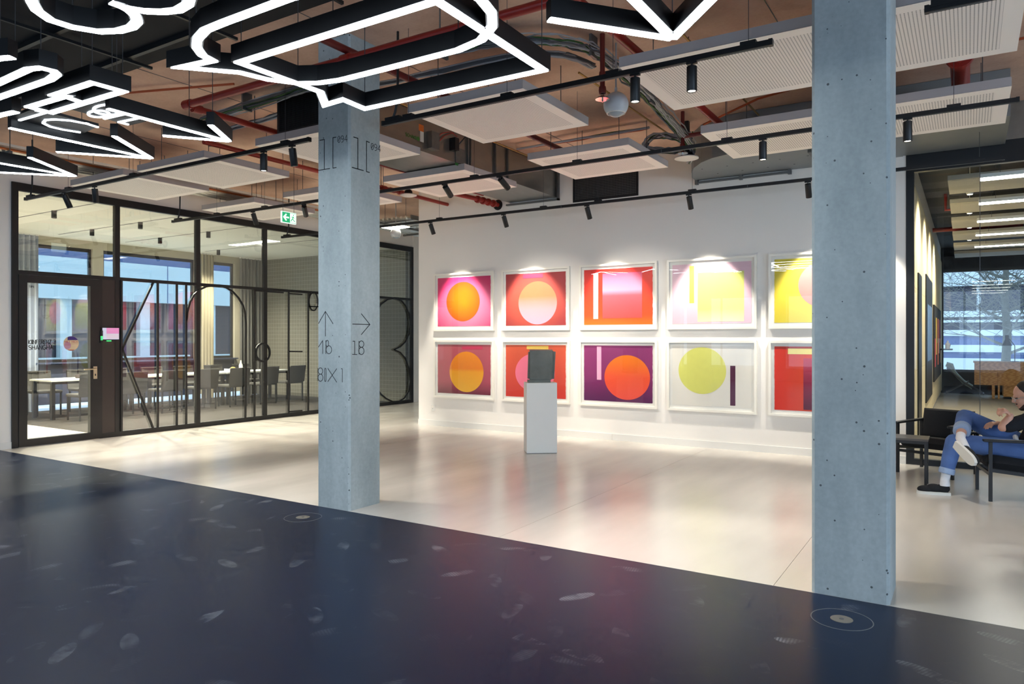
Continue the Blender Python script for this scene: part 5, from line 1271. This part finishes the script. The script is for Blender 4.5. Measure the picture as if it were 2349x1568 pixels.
part(B().sweep([A_(.80, .66), A_(.74, .45), A_(.66, .32), A_(.62, .18)], (1, 0, 0), .012, .0006, .0012).sweep([A_(.74, .45), A_(.83, .32), A_(.90, .2)], (1, 0, 0), .012, .0006, .0012).sweep([A_(.66, .58), A_(.77, .62), A_(.88, .5)], (1, 0, 0), .009, .0006, .0012)
     .prism([(ES + .0133, ey0 + (ey1 - ey0) * .81 + .009 * math.cos(k * math.pi / 6), ez0 + (ez1 - ez0) * .78 + .009 * math.sin(k * math.pi / 6)) for k in range(12)], (.0005, 0, 0)), 'running_figure', M_exg, gq)
for y in (ey0 + .03, ey1 - .03): part(B().tube([(ES, y, ez1), (ES, y, CEIL)], .003, 5), 'hanging_wire', M_wire, ex)

# ================================================================== LOUNGE CHAIRS, SIDE TABLE
M_blkfab = mat('black_wool', (17, 18, 22), .92, var=.2, scale=60)
M_arm = mat('black_ash', (30, 30, 32), .35, var=.15, scale=20)
def lounge_chair():
    t = thing('lounge_chair', 'black lounge chair', 'chair', (0, 0, 0), 'black lounge chairs')
    for x in (-.285, .285):
        for y in (-.28, .28): part(B().box(x - .014, x + .014, y - .014, y + .014, 0, .55), 'leg', M_arm, t)
        part(B().cbox(x - .03, x + .03, -.34, .33, .548, .572, .005), 'armrest', M_arm, t)
        part(B().obox((x, 0, .26), (.012, .29, .016), Matrix.Rotation(-.1, 3, 'X')), 'side_rail', M_arm, t)
    part(B().box(-.285, .285, -.29, -.27, .235, .265), 'front_rail', M_arm, t); part(B().box(-.285, .285, .27, .29, .235, .265), 'rear_rail', M_arm, t)
    R_ = Matrix.Rotation(-.10, 3, 'X')
    def soft(c, h, R, n=6):
        b = B()
        vs = []
        # rounded slab: superellipse-like cushion
        for sgn in (1, -1):
            def fn(u, v, sgn=sgn):
                x, y = (2 * u - 1), (2 * v - 1)
                e = (1 - abs(x) ** 8) * (1 - abs(y) ** 8)
                zz = sgn * h[2] * (max(0, e) ** .35)
                return Vector(c) + R @ Vector((x * h[0] * sgn, y * h[1], zz))
            b.grid(fn, 14, 14)
        return b
    part(soft((0, -.03, .335), (.27, .30, .065), R_), 'seat_cushion', M_blkfab, t, smooth=True)
    Rb = Matrix.Rotation(math.pi / 2 - .26, 3, 'X')
    part(soft((0, .27, .52), (.27, .175, .045), Rb), 'back_cushion', M_blkfab, t, smooth=True)
    for x in (-.2, .2): part(B().obox((x, .315, .44), (.012, .012, .2), Matrix.Rotation(-.26, 3, 'X')), 'back_post', M_arm, t)
    return t
lch = lounge_chair()
lch.location = (-.3015, 9.36, 0); lch.rotation_euler = (0, 0, math.radians(-21.9)); lch['label'] = 'empty black lounge chair behind the side table, by the office glass'
lc2 = copy_tree(lch); lc2.location = (.40, 8.33, 0); lc2.rotation_euler = (0, 0, math.radians(-80)); lc2['label'] = 'black lounge chair the man sits in at the right edge'
st = thing('side_table', 'low dark side table with slim legs before the empty lounge chair', 'table', (-.62, 8.48, 0))
part(B().box(-.96, -.335, 8.31, 8.65, .472, .492), 'tabletop', mat('bronze_top', (92, 84, 78), .35, var=.05), st)
part(B().box(-.94, -.355, 8.325, 8.345, .44, .472).box(-.94, -.355, 8.615, 8.635, .44, .472), 'frame', M_arm, st)
for x in (-.935, -.36):
    for y in (8.335, 8.625): part(B().box(x - .012, x + .012, y - .012, y + .012, 0, .472), 'leg', M_arm, st)
    part(B().box(x - .008, x + .008, 8.335, 8.625, .2, .216), 'stretcher', M_arm, st)

# ================================================================== SEATED MAN
def D(u, v, d):
    r = ray(u, v); return Vector((r[0] * d, r[1] * d, EYE + r[2] * d))
def capsule(b, pts, rs, n=14):
    """tapered limb with round ends"""
    pts = [Vector(p) for p in pts]
    d0 = (pts[0] - pts[1]).normalized(); d1 = (pts[-1] - pts[-2]).normalized()
    P_ = [pts[0] + d0 * rs[0] * .95, pts[0] + d0 * rs[0] * .6] + pts + [pts[-1] + d1 * rs[-1] * .6, pts[-1] + d1 * rs[-1] * .95]
    R_ = [rs[0] * .25, rs[0] * .78] + list(rs) + [rs[-1] * .78, rs[-1] * .25]
    b.tube(P_, R_, n)
def ball(b, c, r, R=None, n=16):
    """ellipsoid with radii r turned by R"""
    R = R or Matrix.Identity(3); c = Vector(c); vs = []
    for j in range(n + 1):
        th = math.pi * j / n
        for i in range(n):
            ph = 2 * math.pi * i / n
            vs.append(c + R @ Vector((r[0] * math.sin(th) * math.cos(ph), r[1] * math.sin(th) * math.sin(ph), -r[2] * math.cos(th))))
    fs = [(j * n + i, j * n + (i + 1) % n, (j + 1) * n + (i + 1) % n, (j + 1) * n + i) for j in range(n) for i in range(n)]
    b.add(vs, fs)
def fuse(b, voxel, smooth=4):
    """one continuous surface out of overlapping volumes"""
    me = bpy.data.meshes.new('tmp'); me.from_pydata(b.v, [], b.f); me.validate()
    o = bpy.data.objects.new('tmp', me); COL.objects.link(o)
    m = o.modifiers.new('r', 'REMESH'); m.mode = 'VOXEL'; m.voxel_size = voxel
    s = o.modifiers.new('s', 'SMOOTH'); s.iterations = smooth; s.factor = .5
    dg = bpy.context.evaluated_depsgraph_get(); ev = o.evaluated_get(dg)
    r = bpy.data.meshes.new_from_object(ev)
    out = B(); out.v = [tuple(v.co) for v in r.vertices]; out.f = [tuple(p.vertices) for p in r.polygons]
    bpy.data.objects.remove(o); bpy.data.meshes.remove(me); bpy.data.meshes.remove(r)
    return out
M_skin = mat('skin', (206, 156, 132), .5, var=.05, scale=20)
M_hair = mat('black_hair', (22, 19, 18), .6, var=.3, scale=80, bump=.5, bscale=160, stretch=(1, 1, 6))
M_tee = mat('black_cotton', (18, 19, 26), .9, var=.2, scale=30)
M_jeans = mat('blue_denim', (78, 108, 164), .85, var=.5, scale=5, bump=.3, bscale=260)
M_cuff = mat('turned_denim_cuff', (150, 170, 200), .85, var=.12, scale=40)
M_sock = mat('white_rib_sock', (222, 222, 224), .9, var=.05, scale=60, bump=.5, bscale=90)
M_sole = mat('white_rubber', (214, 212, 204), .6, var=.05)
M_shoe = mat('black_canvas', (20, 21, 24), .85, var=.2, scale=80)
def F(x, y, z): return Vector((x, y, z))
hipL, hipR = F(.46, 8.21, .45), F(.48, 8.42, .46)
kneeL = D(2188, 1012, 6.95); ankL = F(-.19, 8.09, .15)
kneeR = D(2213, 955, 7.12); ankR = D(2203, 1004, 6.80)
pelvis = F(.50, 8.32, .47); chest = F(.60, 8.33, .70); neckb = F(.57, 8.34, .83)
head = D(2352, 908, 6.85)
shL, shR = F(.56, 8.15, .79), F(.58, 8.52, .79)
elbL = D(2300, 980, 6.62); wrL = D(2318, 953, 6.6); handL = D(2303, 938, 6.58)
elbR = F(.34, 8.58, .62); wrR = F(.24, 8.38, .68); handR = F(.19, 8.31, .69)
# head frame: looks along hf (left and down)
hf = Vector((-.90, -.12, -.36)).normalized(); hu = (UP - hf * UP.dot(hf)).normalized(); hs = hu.cross(hf).normalized()
HR = Matrix((hs, hf, hu)).transposed()
def HD(x, y, z): return head + HR @ Vector((x, y, z))       # x to its left side, y forward, z up
sk = B()
ball(sk, HD(0, -.012, .03), (.076, .098, .095), HR); ball(sk, HD(0, .028, -.035), (.060, .068, .085), HR); ball(sk, HD(0, .062, -.085), (.036, .034, .030), HR)
capsule(sk, [HD(0, .085, .02), HD(0, .108, -.018)], [.010, .016]); ball(sk, HD(0, .090, -.055), (.026, .016, .012), HR)
for s_ in (-1, 1): ball(sk, HD(s_ * .077, -.012, -.005), (.010, .022, .032), HR); ball(sk, HD(s_ * .034, .082, .025), (.022, .012, .008), HR)
capsule(sk, [head - hu * .06 - hf * .03, neckb], [.056, .062])
capsule(sk, [neckb, chest, pelvis], [.075, .11, .12])
capsule(sk, [shL, elbL, ], [.052, .040]); capsule(sk, [elbL, elbL.lerp(wrL, .4), wrL], [.040, .040, .028])
capsule(sk, [shR, elbR], [.052, .042]); capsule(sk, [elbR, elbR.lerp(wrR, .4), wrR], [.042, .041, .029])
capsule(sk, [shL, neckb, shR], [.05, .06, .05])
capsule(sk, [hipL, kneeL], [.085, .055]); capsule(sk, [kneeL, kneeL.lerp(ankL, .35), ankL], [.052, .055, .036])
capsule(sk, [hipR, kneeR], [.085, .055]); capsule(sk, [kneeR, kneeR.lerp(ankR, .35), ankR], [.052, .056, .037])
def hand(b, w, c, palm_n, curl=.9):
    """palm from wrist w through c, five bent fingers, thumb leaving the side"""
    d = (c - w).normalized(); n = Vector(palm_n); n = (n - d * n.dot(d)).normalized(); s = d.cross(n).normalized()
    Rm = Matrix((s, d, n)).transposed()
    ball(b, w + d * .055, (.042, .052, .017), Rm)
    for k in range(4):
        L_ = (.074, .084, .079, .062)[k]; o = w + d * .095 + s * (-.030 + .020 * k); a = 0; p = o - d * .02; pts = [p]
        for j, f in enumerate((.45, .32, .25)):
            a += curl * (.55, .75, .6)[j]; p = p + (d * math.cos(a) + n * math.sin(a)) * L_ * f * 1.25; pts.append(p)
        capsule(b, pts, [.0095, .009, .0085, .0075], 8)
    p = w + d * .03 - s * .036
    capsule(b, [p, p + d * .03 - s * .018 + n * .012, p + d * .058 - s * .012 + n * .028, p + d * .078 + s * .002 + n * .036], [.013, .011, .010, .008], 8)
hand(sk, wrL, handL, (-.3, .3, -.8), 1.55); hand(sk, wrR, handR, (0, 0, -1), .6)
body = fuse(sk, .0068, 3)
man = single(body, 'person', M_skin, 'man in black tee and rolled jeans sitting cross-legged in the lounge chair', 'person', smooth=True)
# hair, beard, eyes, glasses
hb = B(); ball(hb, HD(0, -.035, .05), (.084, .095, .092), HR); ball(hb, HD(0, -.055, .0), (.080, .075, .09), HR); ball(hb, HD(0, -.09, -.055), (.05, .05, .05), HR)
part(fuse(hb, .008, 3), 'hair', M_hair, man, smooth=True)
bd2 = B(); ball(bd2, HD(0, .058, -.095), (.043, .037, .030), HR); capsule(bd2, [HD(-.058, .01, -.06), HD(-.042, .055, -.088)], [.016, .02]); capsule(bd2, [HD(.058, .01, -.06), HD(.042, .055, -.088)], [.016, .02]); capsule(bd2, [HD(-.022, .094, -.047), HD(.022, .094, -.047)], [.009, .009])
part(fuse(bd2, .007, 2), 'beard', mat('dark_beard', (52, 38, 34), .8, var=.3, scale=90), man, smooth=True)
eb = B()
for s_ in (-1, 1): ball(eb, HD(s_ * .033, .076, .005), (.014, .010, .008), HR, 10)
part(eb, 'eyes', mat('eye', (44, 36, 32), .3), man)
gb2 = B()
for s_ in (-1, 1):
    gb2.tube([HD(s_ * .035 + .026 * math.cos(k * math.pi / 10), .098, .002 + .020 * math.sin(k * math.pi / 10)) for k in range(20)], .0022, 6, closed=True)
    gb2.tube([HD(s_ * .060, .096, .006), HD(s_ * .080, .02, .006), HD(s_ * .080, -.03, .0)], .0022, 6)
gb2.tube([HD(-.009, .100, .006), HD(.009, .100, .006)], .0022, 6)
part(gb2, 'glasses', mat('pale_metal_frame', (206, 206, 200), .3, metal=.6), man)
# black tee
tb = B(); capsule(tb, [neckb - UP * .03, F(.61, 8.33, .68), F(.53, 8.32, .50)], [.10, .155, .145]); ball(tb, F(.585, 8.335, .70), (.13, .20, .14)); capsule(tb, [shL, neckb - UP * .045, shR], [.068, .075, .068])
for a_, b_ in ((shL, elbL), (shR, elbR)): capsule(tb, [a_, a_.lerp(b_, .55), a_.lerp(b_, .86)], [.070, .066, .064])
part(fuse(tb, .009, 4), 'shirt', M_tee, man, smooth=True)
ub = B(); ub.tube([F(.40, 8.16, .50), F(.38, 8.20, .545), F(.375, 8.30, .575), F(.385, 8.42, .56)], .022, 8)
ub.tube([F(.385, 8.165, .51), F(.44, 8.13, .45), F(.50, 8.13, .40)], .02, 8)
part(ub, 'undershirt_hem', M_sock, man, smooth=True)
# jeans: both legs and seat
jb = B(); ball(jb, F(.50, 8.32, .43), (.15, .20, .115))
capsule(jb, [hipL, hipL.lerp(kneeL, .5), kneeL], [.108, .095, .075]); capsule(jb, [kneeL, kneeL.lerp(ankL, .4), kneeL.lerp(ankL, .74)], [.074, .072, .062])
capsule(jb, [hipR, hipR.lerp(kneeR, .5), kneeR], [.108, .096, .076]); capsule(jb, [kneeR, kneeR.lerp(ankR, .45), kneeR.lerp(ankR, .55)], [.075, .072, .068])
part(fuse(jb, .009, 4), 'jeans', M_jeans, man, smooth=True)
def cuff(a, b, f0, f1, r, name='trouser_cuff'):
    p, q = a.lerp(b, f0), a.lerp(b, f1); m_ = p.lerp(q, .5)
    part(B().tube([p, p.lerp(q, .12), m_, p.lerp(q, .88), q], [r * .9, r, r * 1.02, r, r * .9], 18), name, M_cuff, man, smooth=True)
cuff(kneeL, ankL, .70, .85, .069); cuff(kneeR, ankR, .50, .74, .074)
# socks and shoes
part(B().tube([kneeL.lerp(ankL, .80), ankL, ankL - UP * .06], [.042, .039, .045], 14), 'sock', M_sock, man, smooth=True)
def shoe(heel, toe, up, par=man):
    f = (toe - heel); L_ = f.length; f.normalize(); u = (up - f * up.dot(f)).normalized(); s = f.cross(u)
    out = []
    W_ = lambda t: .036 + .012 * math.sin(min(1, t * 1.25) * math.pi * .62) if t < .8 else .047 * math.sqrt(max(0, 1 - ((t - .72) / .30) ** 2))
    N_ = 18
    loop = [(t_ / N_, W_(t_ / N_)) for t_ in range(N_ + 1)]
    pts = [heel + f * (t_ * L_) + s * w_ for t_, w_ in loop] + [heel + f * (t_ * L_) - s * w_ for t_, w_ in loop[::-1]]
    so_ = part(B().prism(pts, u * .028), 'shoe_sole', M_sole, par)
    ub_ = B()
    ball(ub_, heel + f * L_ * .74 + u * .044, (.046, L_ * .25, .036), Matrix((s, f, u)).transposed())
    ball(ub_, heel + f * L_ * .22 + u * .060, (.038, L_ * .22, .045), Matrix((s, f, u)).transposed())
    ball(ub_, heel + f * L_ * .48 + u * .056, (.042, L_ * .26, .045), Matrix((s, f, u)).transposed())
    part(fuse(ub_, .006, 3), 'shoe_upper', M_shoe, par, smooth=True)
shoe(F(-.145, 8.105, .0), F(-.425, 8.055, .0), UP)
toeR = D(2226, 1056, 6.52); heelR = D(2188, 1018, 6.72)
fr_ = (toeR - heelR).normalized(); upR = Vector((.35, .86, .30)); upR = (upR - fr_ * upR.dot(fr_)).normalized()
shoe(heelR, heelR + fr_ * .285, upR)
part(B().tube([ankR.lerp(kneeR, .12), ankR, heelR + fr_ * .075 + upR * .06], [.041, .040, .044], 14), 'sock', M_sock, man, smooth=True)
